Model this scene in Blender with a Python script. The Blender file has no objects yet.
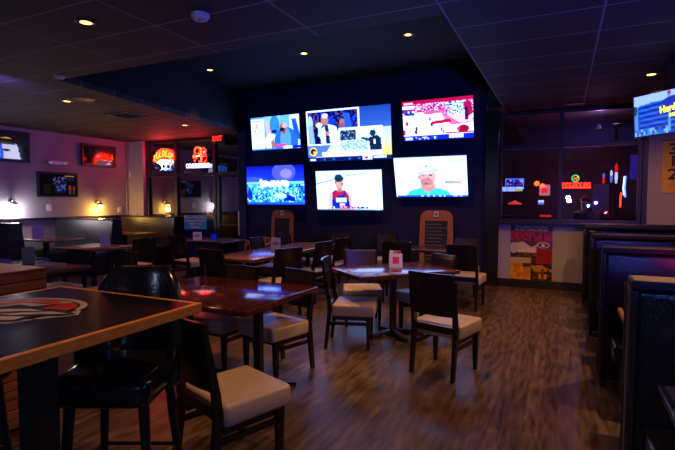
import bpy, bmesh, math, random
from mathutils import Vector, Matrix
random.seed(7)
PI = math.pi
col = bpy.context.scene.collection
sc = bpy.context.scene

# ------------------------------------------------------------------ materials
def lin(c):
    if isinstance(c, str):
        c = tuple(int(c[i:i+2], 16) / 255 for i in (0, 2, 4))
    return tuple(x / 12.92 if x <= .04045 else ((x + .055) / 1.055) ** 2.4 for x in c)

def newmat(name):
    m = bpy.data.materials.new(name); m.use_nodes = True
    return m, m.node_tree.nodes, m.node_tree.links

def pbr(name, c1, c2=None, rough=.5, scale=8., stretch=(1, 1, 1), metal=0., spec=.5, bump=0., bscale=None, rvar=0., emit=None, estr=0., detail=4.):
    """principled surface whose colour wanders between c1 and c2 on a noise field"""
    m, n, l = newmat(name)
    b = n['Principled BSDF']
    b.inputs['Metallic'].default_value = metal
    b.inputs['Roughness'].default_value = rough
    b.inputs['Specular IOR Level'].default_value = spec
    tc = n.new('ShaderNodeTexCoord'); mp = n.new('ShaderNodeMapping')
    mp.inputs['Scale'].default_value = stretch
    l.new(tc.outputs['Object'], mp.inputs['Vector'])
    nz = n.new('ShaderNodeTexNoise'); nz.inputs['Scale'].default_value = scale; nz.inputs['Detail'].default_value = detail
    l.new(mp.outputs[0], nz.inputs['Vector'])
    rp = n.new('ShaderNodeValToRGB')
    rp.color_ramp.elements[0].position = .3; rp.color_ramp.elements[1].position = .7
    rp.color_ramp.elements[0].color = (*c1, 1); rp.color_ramp.elements[1].color = (*(c2 or c1), 1)
    l.new(nz.outputs['Fac'], rp.inputs[0]); l.new(rp.outputs[0], b.inputs['Base Color'])
    if rvar:
        mr = n.new('ShaderNodeMapRange'); mr.inputs[3].default_value = rough - rvar; mr.inputs[4].default_value = rough + rvar
        l.new(nz.outputs['Fac'], mr.inputs[0]); l.new(mr.outputs[0], b.inputs['Roughness'])
    if bump:
        n2 = n.new('ShaderNodeTexNoise'); n2.inputs['Scale'].default_value = bscale or scale * 4
        l.new(mp.outputs[0], n2.inputs['Vector'])
        bp = n.new('ShaderNodeBump'); bp.inputs['Strength'].default_value = bump; bp.inputs['Distance'].default_value = .01
        l.new(n2.outputs['Fac'], bp.inputs['Height']); l.new(bp.outputs[0], b.inputs['Normal'])
    if emit:
        b.inputs['Emission Color'].default_value = (*emit, 1); b.inputs['Emission Strength'].default_value = estr
    return m

def glow(name, c, s):
    return pbr(name, tuple(x * .5 for x in c), rough=.4, emit=c, estr=s)

def brick(name, c1, c2, mortar, bw, bh, msize, rough, rot=0., offset=.5, bump=.15, grain=0., spec=.5, seg=(0, 0), rvar=0.):
    m, n, l = newmat(name); b = n['Principled BSDF']
    b.inputs['Roughness'].default_value = rough; b.inputs['Specular IOR Level'].default_value = spec
    tc = n.new('ShaderNodeTexCoord'); mp = n.new('ShaderNodeMapping')
    mp.inputs['Rotation'].default_value = (0, 0, rot); mp.inputs['Location'].default_value = (seg[0], seg[1], 0)
    l.new(tc.outputs['Object'], mp.inputs[0])
    br = n.new('ShaderNodeTexBrick'); br.offset = offset
    br.inputs['Scale'].default_value = 1; br.inputs['Brick Width'].default_value = bw; br.inputs['Row Height'].default_value = bh
    br.inputs['Mortar Size'].default_value = msize; br.inputs['Mortar Smooth'].default_value = .1
    br.inputs['Color1'].default_value = (*c1, 1); br.inputs['Color2'].default_value = (*c2, 1); br.inputs['Mortar'].default_value = (*mortar, 1)
    l.new(mp.outputs[0], br.inputs['Vector'])
    out = br.outputs['Color']
    if grain:
        mp2 = n.new('ShaderNodeMapping'); mp2.inputs['Scale'].default_value = (2.6, 15, 1)
        l.new(mp.outputs[0], mp2.inputs[0])
        nz = n.new('ShaderNodeTexNoise'); nz.inputs['Scale'].default_value = 1.6; nz.inputs['Detail'].default_value = 6
        l.new(mp2.outputs[0], nz.inputs['Vector'])
        mr = n.new('ShaderNodeMapRange'); mr.inputs[1].default_value = .3; mr.inputs[2].default_value = .7
        mr.inputs[3].default_value = 1 - grain; mr.inputs[4].default_value = 1 + grain
        l.new(nz.outputs['Fac'], mr.inputs[0])
        mx = n.new('ShaderNodeVectorMath'); mx.operation = 'SCALE'
        l.new(out, mx.inputs[0]); l.new(mr.outputs[0], mx.inputs['Scale']); out = mx.outputs[0]
        if rvar:
            m3 = n.new('ShaderNodeMapRange'); m3.inputs[3].default_value = rough - rvar; m3.inputs[4].default_value = rough + rvar
            l.new(nz.outputs['Fac'], m3.inputs[0]); l.new(m3.outputs[0], b.inputs['Roughness'])
    l.new(out, b.inputs['Base Color'])
    bp = n.new('ShaderNodeBump'); bp.inputs['Strength'].default_value = bump; bp.inputs['Distance'].default_value = .004; bp.invert = True
    l.new(br.outputs['Fac'], bp.inputs['Height']); l.new(bp.outputs[0], b.inputs['Normal'])
    return m

def painted(name, emit=0., rough=.3, spec=.5, base=True, tint=None, contrast=1.):
    """surface showing a picture made of the mesh's own colour grid"""
    m, n, l = newmat(name); b = n['Principled BSDF']
    b.inputs['Roughness'].default_value = rough; b.inputs['Specular IOR Level'].default_value = spec
    a = n.new('ShaderNodeVertexColor'); a.layer_name = 'Col'
    if base: l.new(a.outputs[0], b.inputs['Base Color'])
    else: b.inputs['Base Color'].default_value = (.004, .004, .005, 1)
    if emit:
        src = a.outputs[0]
        if tint:        # cool backlight of the panel
            mx = n.new('ShaderNodeVectorMath'); mx.operation = 'MULTIPLY'; mx.inputs[1].default_value = tint
            gm = n.new('ShaderNodeGamma'); gm.inputs[1].default_value = contrast
            l.new(src, gm.inputs[0]); l.new(gm.outputs[0], mx.inputs[0]); src = mx.outputs[0]
        l.new(src, b.inputs['Emission Color']); b.inputs['Emission Strength'].default_value = emit
    return m

def glassmat(name, refl, tint):
    m, n, l = newmat(name); n.remove(n['Principled BSDF'])
    out = [x for x in n if x.type == 'OUTPUT_MATERIAL'][0]
    t = n.new('ShaderNodeBsdfTransparent'); t.inputs[0].default_value = (*tint, 1)
    g = n.new('ShaderNodeBsdfGlossy'); g.inputs['Roughness'].default_value = .012
    nz = n.new('ShaderNodeTexNoise'); nz.inputs['Scale'].default_value = 1.3
    bp = n.new('ShaderNodeBump'); bp.inputs['Strength'].default_value = .02; bp.inputs['Distance'].default_value = .01
    l.new(nz.outputs['Fac'], bp.inputs['Height']); l.new(bp.outputs[0], g.inputs['Normal'])
    mx = n.new('ShaderNodeMixShader'); mx.inputs[0].default_value = refl
    l.new(t.outputs[0], mx.inputs[1]); l.new(g.outputs[0], mx.inputs[2]); l.new(mx.outputs[0], out.inputs[0])
    return m

M = {}
M['floor'] = brick('plank_floor', (.100, .066, .046), (.060, .040, .029), (.034, .023, .017), .92, .105, .002, .34, rot=PI/2, grain=.75, bump=.15, rvar=.12)
M['ceiling'] = brick('black_ceiling_tile', (.018, .017, .022), (.026, .024, .030), (.17, .16, .21), 1.17, .6, .009, .75, offset=0, bump=.2, seg=(.9, -3.1))
M['recess'] = pbr('recess_paint', (.004, .0045, .007), (.006, .0065, .009), rough=.9, scale=3)
M['navy'] = pbr('navy_wall_paint', (.004, .0085, .060), (.005, .010, .072), rough=.75, scale=3, bump=.1, bscale=120)
M['drywall'] = pbr('grey_wall_paint', (.25, .235, .26), (.29, .27, .30), rough=.7, scale=1.5, bump=.06, bscale=150)
M['panel'] = pbr('pale_wall_panel', (.27, .25, .36), (.31, .29, .40), rough=.6, scale=2.5, bump=.05, bscale=90)
M['beige'] = pbr('beige_wall_paint', (.34, .28, .29), (.38, .32, .33), rough=.7, scale=1.5, bump=.05, bscale=140)
M['trim'] = pbr('dark_trim', (.010, .009, .010), (.016, .014, .014), rough=.35, scale=6, stretch=(1, 8, 8))
M['booth_cap'] = pbr('booth_cap_vinyl', (.007, .006, .009), (.010, .009, .012), rough=.5, spec=.12, scale=6, bump=.2, bscale=90)
M['mullion'] = pbr('black_window_frame', (.012, .011, .013), (.017, .015, .018), rough=.4, scale=6)
M['glass_mirror'] = glassmat('tinted_window_film', .34, (.55, .52, .6))
M['glass'] = glassmat('dark_window_glass', .10, (.75, .72, .8))
M['espresso'] = pbr('espresso_wood', (.009, .0065, .008), (.015, .010, .012), rough=.25, scale=6, stretch=(9, 9, 1.2), bump=.08, rvar=.06)
M['walnut'] = pbr('brown_chair_back', (.030, .015, .015), (.046, .022, .020), rough=.35, scale=5, stretch=(1.4, 9, 9), bump=.08)
M['taupe'] = pbr('taupe_seat_vinyl', (.40, .325, .265), (.46, .375, .305), rough=.36, scale=4, bump=.12, bscale=160)
M['black_vinyl'] = pbr('black_vinyl', (.004, .005, .009), (.006, .007, .012), rough=.19, scale=5, bump=.10, bscale=60)
M['booth_vinyl'] = pbr('booth_vinyl', (.006, .0055, .008), (.009, .008, .011), rough=.13, scale=5, bump=.25, bscale=110, spec=.4)
M['wall_booth_vinyl'] = pbr('wall_booth_vinyl', (.016, .014, .016), (.024, .020, .022), rough=.3, scale=5, bump=.25, bscale=60, rvar=.08)
M['black_metal'] = pbr('black_metal', (.010, .011, .015), (.014, .014, .018), rough=.38, scale=20, metal=.2, bump=.05)
M['grey_metal'] = pbr('grey_metal', (.035, .035, .042), (.055, .053, .06), rough=.45, scale=14, metal=.4, bump=.05)
M['cherry'] = brick('cherry_tabletop', (.072, .015, .013), (.050, .011, .010), (.03, .008, .006), 1.6, .14, .001, .11, rot=PI/2, grain=.4, bump=.03, spec=.6)
M['mahogany'] = pbr('mahogany_tabletop', (.050, .014, .012), (.085, .024, .018), rough=.14, scale=3, stretch=(9, 1.5, 9), spec=.6)
M['oak'] = brick('oak_tabletop', (.27, .115, .05), (.20, .08, .035), (.07, .028, .015), 2.2, .19, .002, .17, rot=PI/2, grain=.35, bump=.05, spec=.6)
M['darktop'] = pbr('dark_tabletop', (.035, .022, .024), (.055, .033, .034), rough=.2, scale=3, stretch=(9, 1.5, 9))
M['orange_wood'] = pbr('orange_oak_edge', (.42, .17, .028), (.56, .25, .05), rough=.3, scale=5, stretch=(4, 4, 14), bump=.06)
M['black_top'] = pbr('black_laminate', (.004, .004, .007), (.006, .006, .010), rough=.2, scale=30, spec=.28)
M['redplank'] = pbr('reddish_plank', (.15, .05, .036), (.28, .095, .065), rough=.45, scale=4, stretch=(6, 1, 12), bump=.2)
M['honey'] = pbr('honey_wood', (.30, .115, .035), (.40, .16, .05), rough=.4, scale=4, stretch=(8, 8, 1.5), bump=.06)
M['chalk_frame'] = pbr('chalkboard_frame_wood', (.38, .125, .055), (.48, .17, .075), rough=.45, scale=4, stretch=(8, 8, 1.4), bump=.06)
M['slate'] = pbr('slate', (.012, .012, .016), (.024, .022, .028), rough=.7, scale=5)
M['chalk'] = pbr('chalk', (.5, .5, .62), (.7, .7, .8), rough=.9, scale=40)
M['white_card'] = pbr('white_card', (.62, .60, .62), (.70, .68, .70), rough=.5, scale=9)
M['white_plastic'] = pbr('white_plastic', (.62, .60, .60), (.68, .66, .66), rough=.4, scale=9)
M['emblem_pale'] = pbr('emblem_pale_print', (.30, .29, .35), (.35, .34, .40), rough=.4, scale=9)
M['grey_card'] = pbr('grey_card', (.30, .28, .30), (.36, .34, .36), rough=.5, scale=9)
M['red_print'] = pbr('red_print', (.62, .03, .03), (.75, .06, .05), rough=.5, scale=12)
M['deep_red_print'] = pbr('deep_red_print', (.30, .012, .016), (.36, .02, .02), rough=.4, scale=12)
M['silver'] = pbr('brushed_nickel', (.55, .52, .48), (.66, .63, .58), rough=.25, scale=12, metal=1)
M['bezel'] = pbr('tv_bezel', (.006, .006, .008), (.009, .009, .011), rough=.3, scale=12)
M['teal'] = pbr('teal_print', (.012, .34, .44), (.016, .38, .48), rough=.5, scale=6)
M['yellow'] = pbr('yellow_banner', (.62, .33, .012), (.70, .39, .02), rough=.6, scale=4)
M['blackprint'] = pbr('black_print', (.008, .008, .008), (.012, .012, .012), rough=.6, scale=10)
M['whiteprint'] = pbr('white_print', (.68, .66, .62), (.75, .73, .7), rough=.6, scale=10)
M['peachprint'] = pbr('peach_print', (.75, .52, .42), (.8, .56, .46), rough=.6, scale=10)
M['blue_cloth'] = pbr('blue_cloth', (.015, .05, .30), (.03, .10, .5), rough=.6, scale=14, bump=.3)
M['blue_glass'] = pbr('blue_glass', (.01, .02, .5), (.02, .04, .7), rough=.1, scale=5, emit=(.0, .01, .9), estr=.35)
M['purple_panel'] = pbr('purple_panel', (.30, .22, .40), (.36, .26, .46), rough=.5, scale=4)
M['skin'] = pbr('skin', (.55, .30, .20), (.6, .34, .23), rough=.6, scale=6)
M['shirt'] = pbr('dark_shirt', (.03, .025, .035), (.05, .04, .05), rough=.8, scale=12)
M['hair'] = pbr('dark_hair', (.012, .008, .006), (.02, .014, .01), rough=.6, scale=30)
M['screen'] = painted('lit_screen', emit=2.0, rough=.2, base=False, tint=(.72, .98, 2.1), contrast=1.35)
M['screen_dim'] = painted('dim_screen', emit=1.0, rough=.08, base=False, spec=.4)
M['print'] = painted('printed_picture', rough=.35)
M['lens_warm'] = glow('warm_lamp_lens', (1, .48, .12), 5)
M['lens_white'] = glow('pale_lamp_lens', (1, .72, .5), 4)
M['shade_white'] = glow('white_sconce_glass', (1, .93, .98), 14)
M['shade_amber'] = glow('amber_sconce_glass', (1, .50, .07), 14)
M['neon_red'] = glow('red_neon', (1, .010, .003), 30)
M['neon_orange'] = glow('orange_neon', (1, .030, .003), 26)
M['neon_white'] = glow('white_neon', (.7, .88, 1), 4)
M['neon_blue'] = glow('blue_neon', (.12, .22, 1), 6)
M['neon_green'] = glow('green_neon', (.05, 1, .22), 2.2)
M['exit_red'] = glow('exit_red', (1, .03, .015), 2)
M['flash'] = glow('white_light', (.85, .92, 1), 30)
M['em_lens'] = pbr('clear_lamp_head', (.6, .55, .55), (.7, .62, .6), rough=.2, scale=6)

# ------------------------------------------------------------------ mesh helpers
class MB:
    def __init__(s): s.bm = bmesh.new(); s.smooth = False
    def box(s, c, d, bev=0., rot=None, seg=2, taper=None):
        g = bmesh.ops.create_cube(s.bm, size=1)['verts']
        for v in g:
            k = 1.
            if taper and v.co.z < 0: k = taper
            v.co = Vector((v.co.x * d[0] * k, v.co.y * d[1] * k, v.co.z * d[2]))
        if bev:
            es = list({e for v in g for e in v.link_edges})
            r = bmesh.ops.bevel(s.bm, geom=es, offset=bev, segments=seg, affect='EDGES', profile=.5)
            g = list({v for f in r['faces'] for v in f.verts} | {v for v in g if v.is_valid})
        mt = Matrix.Translation(c) @ (rot or Matrix())
        for v in g: v.co = mt @ v.co
        return s
    def prism(s, pts, axis, a, b):
        """extrude a 2-d outline along an axis between a and b"""
        def P(p, t):
            return {'x': (t, p[0], p[1]), 'y': (p[0], t, p[1]), 'z': (p[0], p[1], t)}[axis]
        A = [s.bm.verts.new(P(p, a)) for p in pts]; B = [s.bm.verts.new(P(p, b)) for p in pts]
        s.bm.faces.new(A); s.bm.faces.new(B[::-1])
        for i in range(len(pts)):
            j = (i + 1) % len(pts); s.bm.faces.new((A[i], B[i], B[j], A[j]))
        return s
    def beam(s, p0, p1, w0, w1, d0=None, d1=None, side=(1, 0, 0)):
        """tapered square bar from p0 to p1"""
        p0, p1 = Vector(p0), Vector(p1); d0 = d0 or w0; d1 = d1 or w1
        ax = (p1 - p0).normalized(); u = Vector(side); u = (u - ax * u.dot(ax)).normalized(); w = ax.cross(u)
        R = []
        for p, a, b in ((p0, w0, d0), (p1, w1, d1)):
            R.append([s.bm.verts.new(p + u * a / 2 * i + w * b / 2 * j) for i, j in ((-1, -1), (1, -1), (1, 1), (-1, 1))])
        A, B = R
        s.bm.faces.new(A[::-1]); s.bm.faces.new(B)
        for i in range(4):
            j = (i + 1) % 4; s.bm.faces.new((A[i], A[j], B[j], B[i]))
        return s
    def tube(s, pts, r, n=8, cap=True, closed=False):
        pts = [Vector(p) for p in pts]; rings = []; N = len(pts)
        up = Vector((0, 0, 1))
        for i, p in enumerate(pts):
            a = pts[(i - 1) % N] if (closed or i) else p; b = pts[(i + 1) % N] if (closed or i < N - 1) else p
            t = (b - a).normalized()
            u = t.cross(up)
            if u.length < .05: u = t.cross(Vector((0, 1, 0)))
            u.normalize(); w = t.cross(u)
            rr = r[i] if isinstance(r, (list, tuple)) else r
            rings.append([s.bm.verts.new(p + (u * math.cos(k * 2 * PI / n) + w * math.sin(k * 2 * PI / n)) * rr) for k in range(n)])
        for i in range(N if closed else N - 1):
            A, B = rings[i], rings[(i + 1) % N]
            for k in range(n):
                j = (k + 1) % n; s.bm.faces.new((A[k], A[j], B[j], B[k]))
        if cap and not closed:
            s.bm.faces.new(rings[0][::-1]); s.bm.faces.new(rings[-1])
        s.smooth = True
        return s
    def lathe(s, prof, c=(0, 0, 0), n=20):
        rings = []
        for r, z in prof:
            rings.append([s.bm.verts.new((c[0] + r * math.cos(k * 2 * PI / n), c[1] + r * math.sin(k * 2 * PI / n), c[2] + z)) for k in range(n)])
        for A, B in zip(rings, rings[1:]):
            for k in range(n):
                j = (k + 1) % n; s.bm.faces.new((A[k], A[j], B[j], B[k]))
        s.bm.faces.new(rings[0][::-1]); s.bm.faces.new(rings[-1])
        s.smooth = True
        return s
    def ball(s, c, r, sub=2):
        g = bmesh.ops.create_icosphere(s.bm, subdivisions=sub, radius=1)['verts']
        for v in g: v.co = Vector((c[0] + v.co.x * r[0], c[1] + v.co.y * r[1], c[2] + v.co.z * r[2]))
        s.smooth = True
        return s
    def face(s, pts):
        s.bm.faces.new([s.bm.verts.new(p) for p in pts]); return s
    def build(s, name, mat, parent=None, loc=None, recalc=True, **props):
        if recalc: bmesh.ops.recalc_face_normals(s.bm, faces=s.bm.faces)
        me = bpy.data.meshes.new(name); s.bm.to_mesh(me); s.bm.free()
        if s.smooth:
            for p in me.polygons: p.use_smooth = True
            try: me.set_sharp_from_angle(angle=math.radians(38))
            except Exception: pass
        me.materials.append(M[mat] if isinstance(mat, str) else mat)
        o = bpy.data.objects.new(name, me); col.objects.link(o)
        if parent: o.parent = parent
        if loc: o.location = loc
        for k, v in props.items(): o[k] = v
        return o

def tag(o, label, cat, group=None, kind=None):
    o['label'] = label; o['category'] = cat
    if group: o['group'] = group
    if kind: o['kind'] = kind
    return o
def thing(name, label, cat, loc=(0, 0, 0), rz=0., group=None):
    o = bpy.data.objects.new(name, None); col.objects.link(o); o.empty_display_size = .1
    o.location = loc; o.rotation_euler = (0, 0, rz)
    return tag(o, label, cat, group)
def copy_tree(o, parent=None):
    c = o.copy(); col.objects.link(c)
    if parent: c.parent = parent
    for ch in list(o.children): copy_tree(ch, c)
    return c
def place(o, loc, rz=0., label=None, group=None):
    o.location = loc; o.rotation_euler = (0, 0, rz)
    if label: o['label'] = label
    if group: o['group'] = group
    return o
def struct(o):
    o['kind'] = 'structure'; return o

def text(name, s, size, mat, parent, loc, rot=(PI/2, 0, 0), depth=.002, align='CENTER', sx=1., bold=0.):
    cu = bpy.data.curves.new(name, 'FONT'); cu.body = s; cu.size = size; cu.extrude = depth; cu.align_x = align; cu.align_y = 'CENTER'
    cu.offset = bold; cu.resolution_u = 3
    t = bpy.data.objects.new(name, cu); col.objects.link(t)
    dg = bpy.context.evaluated_depsgraph_get()
    me = bpy.data.meshes.new_from_object(t.evaluated_get(dg)); bpy.data.objects.remove(t)
    me.name = name; me.materials.clear(); me.materials.append(M[mat])
    o = bpy.data.objects.new(name, me); col.objects.link(o)
    o.parent = parent; o.location = loc; o.rotation_euler = rot; o.scale = (sx, 1, 1)
    return o

# picture grid: an upright sheet (local x right, z up, facing -y) coloured cell by cell
def inpoly(x, y, P):
    r = False; j = len(P) - 1
    for i in range(len(P)):
        if (P[i][1] > y) != (P[j][1] > y) and x < (P[j][0] - P[i][0]) * (y - P[i][1]) / (P[j][1] - P[i][1]) + P[i][0]: r = not r
        j = i
    return r
def picture(name, mat, w, h, nx, ny, bg, shapes, parent, loc=(0, 0, 0), flat=False, gain=1.):
    """shapes in unit coordinates, y running down; flat lays the sheet in the x-y plane"""
    px = [[lin(bg)] * nx for _ in range(ny)]
    for sh in shapes:
        k = sh[0]
        rnd = random.Random(str(sh))
        cells = {}
        for j in range(ny):
            y = (j + .5) / ny
            for i in range(nx):
                x = (i + .5) / nx
                if k == 'r': ok = sh[1] <= x <= sh[3] and sh[2] <= y <= sh[4]; c = sh[5]
                elif k == 'e': ok = ((x - sh[1]) / sh[3]) ** 2 + ((y - sh[2]) / sh[4]) ** 2 <= 1; c = sh[5]
                elif k == 'p': ok = inpoly(x, y, sh[1]); c = sh[2]
                elif k == 'n':
                    ok = sh[1] <= x <= sh[3] and sh[2] <= y <= sh[4]
                    if ok:
                        q = (int(x * sh[7]), int(y * sh[7] * ny / nx))
                        if q not in cells: cells[q] = rnd.choice(sh[5])
                        c = cells[q]
                        if c is None: ok = False
                elif k == 'g':      # vertical blend between two colours
                    ok = sh[1] <= x <= sh[3] and sh[2] <= y <= sh[4]
                    if ok:
                        t = (y - sh[2]) / (sh[4] - sh[2]); a, b = lin(sh[5]), lin(sh[6])
                        px[j][i] = tuple(p + (q - p) * t for p, q in zip(a, b))
                    continue
                if ok: px[j][i] = lin(c)
    vs = []; fs = []; cs = []
    for j in range(ny):
        for i in range(nx):
            x = (i / (nx - 1) - .5) * w; z = (.5 - j / (ny - 1)) * h
            vs.append((x, z, 0) if flat else (x, 0, z)); cs.append(px[j][i])
            if i < nx - 1 and j < ny - 1:
                a = j * nx + i; fs.append((a, a + nx, a + nx + 1, a + 1))
    me = bpy.data.meshes.new(name); me.from_pydata(vs, [], fs); me.update()
    at = me.color_attributes.new('Col', 'FLOAT_COLOR', 'POINT')
    for i, c in enumerate(cs): at.data[i].color = (c[0] * gain, c[1] * gain, c[2] * gain, 1)
    me.materials.append(M[mat])
    o = bpy.data.objects.new(name, me); col.objects.link(o); o.parent = parent; o.location = loc
    return o

# ------------------------------------------------------------------ camera
cam = bpy.data.cameras.new('camera'); co = bpy.data.objects.new('camera', cam); col.objects.link(co)
cam.sensor_width = 36; cam.lens = 470 / 675 * 36; cam.clip_start = .05
co.location = (0, 0, 1.53)
co.rotation_euler = (PI / 2 - math.radians(3.045), 0, math.radians(25.5))
sc.camera = co

# ------------------------------------------------------------------ setting
LX, RX, BY, LO, HI = -10.36, 1.95, 8.8, 3.05, 3.95
NEAR = -3.2
b = MB(); b.box(((LX + RX) / 2, 5.0, -.06), (RX - LX + .3, 16.8, .12)); struct(b.build('floor', 'floor'))
# low ceiling with the raised bay cut out of it
b = MB()
A = [(-5.8, 3.93), (-.91, 3.93), (-.91, 8.78), (-6.62, 8.78)]
for poly in ([(LX - .1, NEAR), (RX + .1, NEAR), (RX + .1, 3.93), (LX - .1, 3.93)],
             [(LX - .1, 3.93), (-5.8, 3.93), (-6.62, 8.78), (-6.62, 9.1), (LX - .1, 9.1)],
             [(-.91, 3.93), (RX + .1, 3.93), (RX + .1, 8.9), (-.91, 8.9)]):
    b.prism(poly, 'z', LO, LO + .08)
struct(b.build('ceiling', 'ceiling'))
b = MB()
for p, q in zip(A, A[1:] + A[:1]):
    if p == A[2]: continue
    d = (Vector(q) - Vector(p)).normalized(); nn = Vector((d.y, -d.x)) * .06
    b.prism([p, q, (q[0] + nn.x, q[1] + nn.y), (p[0] + nn.x, p[1] + nn.y)], 'z', LO + .08, HI)
struct(b.build('trim_1', 'recess'))
b = MB(); b.box((-3.7, 6.35, HI + .04), (6.4, 5.2, .08)); struct(b.build('ceiling', 'recess'))
b = MB(); b.box((LX - .06, 2.95, 1.55), (.12, 12.4, 3.1)); struct(b.build('wall_left', 'drywall'))
b = MB(); b.box((RX + .06, 2.85, 1.55), (.12, 12.2, 3.1)); struct(b.build('wall_right', 'navy'))
b = MB(); b.box(((LX + RX) / 2, NEAR - .06, 1.55), (RX - LX + .2, .12, 3.1)); struct(b.build('wall_front', 'navy'))
b = MB(); b.box((-3.95, BY + .06, 2.0), (5.4, .12, 4.0)); struct(b.build('wall_back', 'navy'))
# reddish dark pilaster at the right end of the tv wall
b = MB(); b.box((-1.135, BY + .03, 1.55), (.23, .22, 3.1), .006); struct(b.build('trim_2', 'espresso'))
# half wall under the right window, pale panel, base, sill
b = MB(); b.box((.46, BY + .06, .56), (2.95, .12, 1.10)); struct(b.build('wall_back_right', 'navy'))
b = MB(); b.box((-.31, BY - .012, .62), (1.40, .022, .96), .004); struct(b.build('trim_3', 'panel'))
b = MB(); b.box((.46, BY - .02, .07), (2.95, .04, .14), .006); struct(b.build('baseboard_back', 'trim'))
b = MB(); b.box((.46, BY - .03, 1.13), (2.95, .2, .035), .008); struct(b.build('trim_4', 'trim'))
b = MB(); b.box((.41, BY - .012, .62), (.06, .03, 1.0), .004); struct(b.build('trim_5', 'trim'))
b = MB(); b.box((1.58, BY + .05, 2.1), (.76, .12, 1.92)); struct(b.build('wall_back_beige', 'beige'))
b = MB(); b.box((1.165, BY, 2.1), (.07, .14, 1.92), .006); struct(b.build('trim_6', 'mullion'))
# right window: frame with mullions and transom, panes
w1 = bpy.data.objects.new('window_1', None); col.objects.link(w1); struct(w1)
b = MB()
for x in (-1.0, -.03, 1.11): b.box((x, BY + .05, 2.09), (.06, .08, 1.9))
for z in (1.17, 2.44, 3.02): b.box((.06, BY + .05, z), (2.1, .075, .055))
b.build('window_frame', 'mullion', w1)
for x0, x1 in ((-.97, -.06), (0, 1.08)):
    for z0, z1 in ((1.2, 2.41), (2.47, 2.99)):
        MB().box(((x0 + x1) / 2, BY + .06, (z0 + z1) / 2), (x1 - x0 + .02, .008, z1 - z0 + .02)).build('window_pane', 'glass', w1)
# left window wall
GY = 9.0
b = MB(); b.box((-10.08, 8.96, 1.55), (.56, .2, 3.1), .004); struct(b.build('trim_7', 'beige'))
b = MB(); b.box((-10.365, 8.83, 1.55), (.07, .06, 3.1)); struct(b.build('trim_8', 'drywall'))
b = MB(); b.box((-6.56, BY + .1, 1.55), (.2, .36, 3.1)); struct(b.build('wall_back_return', 'navy'))
w2 = bpy.data.objects.new('window_2', None); col.objects.link(w2); struct(w2)
b = MB()
for x in (-9.76, -8.78, -7.55): b.box((x, GY, 1.9), (.09, .1, 2.3))
for z in (1.09, 2.16, 3.01): b.box((-8.7, GY, z), (2.2, .095, .07))
b.build('window_frame', 'mullion', w2)
for x0, x1 in ((-9.72, -8.82), (-8.74, -7.59)):
    for z0, z1 in ((1.12, 2.13), (2.19, 2.98)):
        MB().box(((x0 + x1) / 2, GY + .01, (z0 + z1) / 2), (x1 - x0 + .02, .008, z1 - z0 + .02)).build('window_pane', 'glass_mirror', w2)
b = MB(); b.box((-8.68, GY + .02, .53), (2.3, .1, 1.06)); struct(b.build('wall_back_left', 'navy'))
d1 = bpy.data.objects.new('door_1', None); col.objects.link(d1); struct(d1)
b = MB()
for x in (-7.46, -6.71): b.box((x, GY, 1.1), (.1, .07, 2.2))
b.box((-7.08, GY, .15), (.7, .07, .3)).box((-7.08, GY, 2.16), (.8, .09, .09)).box((-7.08, GY, 3.02), (.8, .09, .07))
b.build('door_frame', 'mullion', d1)
MB().box((-7.08, GY + .01, 1.21), (.68, .008, 1.84)).build('door_pane', 'glass_mirror', d1)
MB().box((-7.08, GY + .01, 2.6), (.78, .008, .80)).build('transom_pane', 'glass_mirror', d1)
MB().box((-7.08, GY - .06, .95), (.66, .03, .05), .008).build('push_bar', 'grey_metal', d1)
# ledge and wainscot of the left wall
b = MB(); b.box((LX + .045, 5.4, 1.125), (.09, 7.0, .035), .006); struct(b.build('trim_9', 'trim'))
b = MB(); b.box((LX + .01, 4.0, .05), (.02, 9.6, .1)); struct(b.build('baseboard_left', 'trim'))
# dark space outside the left glass, added room behind the right glass for the reflected bar
b = MB(); b.box((-8.3, 12.5, 1.6), (4.6, .1, 3.2)).box((-10.5, 10.85, 1.6), (.1, 3.5, 3.2)).box((-6.2, 10.85, 1.6), (.1, 3.5, 3.2)).box((-8.35, 10.85, 3.2), (4.6, 3.5, .1)); struct(b.build('wall_vestibule', 'navy'))
b = MB(); b.box((0, 12.6, 1.6), (6.0, .1, 3.2)).box((-2.95, 10.8, 1.6), (.1, 3.6, 3.2)).box((2.95, 10.8, 1.6), (.1, 3.6, 3.2)).box((0, 10.8, 3.25), (6.0, 3.6, .1)); struct(b.build('wall_mirrored_bar', pbr('bar_wall_paint', (.04, .03, .036), (.055, .042, .05), rough=.7, scale=2)))

# ------------------------------------------------------------------ televisions
def tv(label, x, y, z, w, yaw, tilt, bg, shapes, nx=112, ny=63, mat='screen', gain=1., group=None, wall=None, frame=.016, ceiling_z=None):
    t = thing('television', label, 'television', (x, y, z), 0, group)
    t.rotation_euler = (tilt, 0, yaw)
    h = w * 9 / 16
    picture('screen', mat, w, h, nx, ny, bg, shapes, t, (0, -.004, 0), gain=gain)
    b = MB()
    for sx in (-1, 1): b.box((sx * (w / 2 + frame / 2), .012, 0), (frame, .034, h + 2 * frame), .003)
    for sz in (-1, 1): b.box((0, .012, sz * (h / 2 + frame / 2)), (w, .034, frame), .003)
    b.build('bezel', 'bezel', t)
    MB().box((0, .027, 0), (w * .98, .05, h * .97), .012).box((0, .055, -.05 * h), (w * .5, .04, h * .5), .01).build('back_shell', 'bezel', t)
    if wall: MB().box((0, (wall - y) / 2 + .03, 0), (.22, wall - y - .075, .18)).build('wall_mount', 'black_metal', t)
    if ceiling_z:
        MB().box((0, .075, (ceiling_z - z) / 2), (.06, .045, ceiling_z - z - .02)).box((0, .07, 0), (.2, .03, .2)).build('ceiling_mount', 'black_metal', t)
    return t
WG = 'televisions on the dark back wall'
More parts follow.
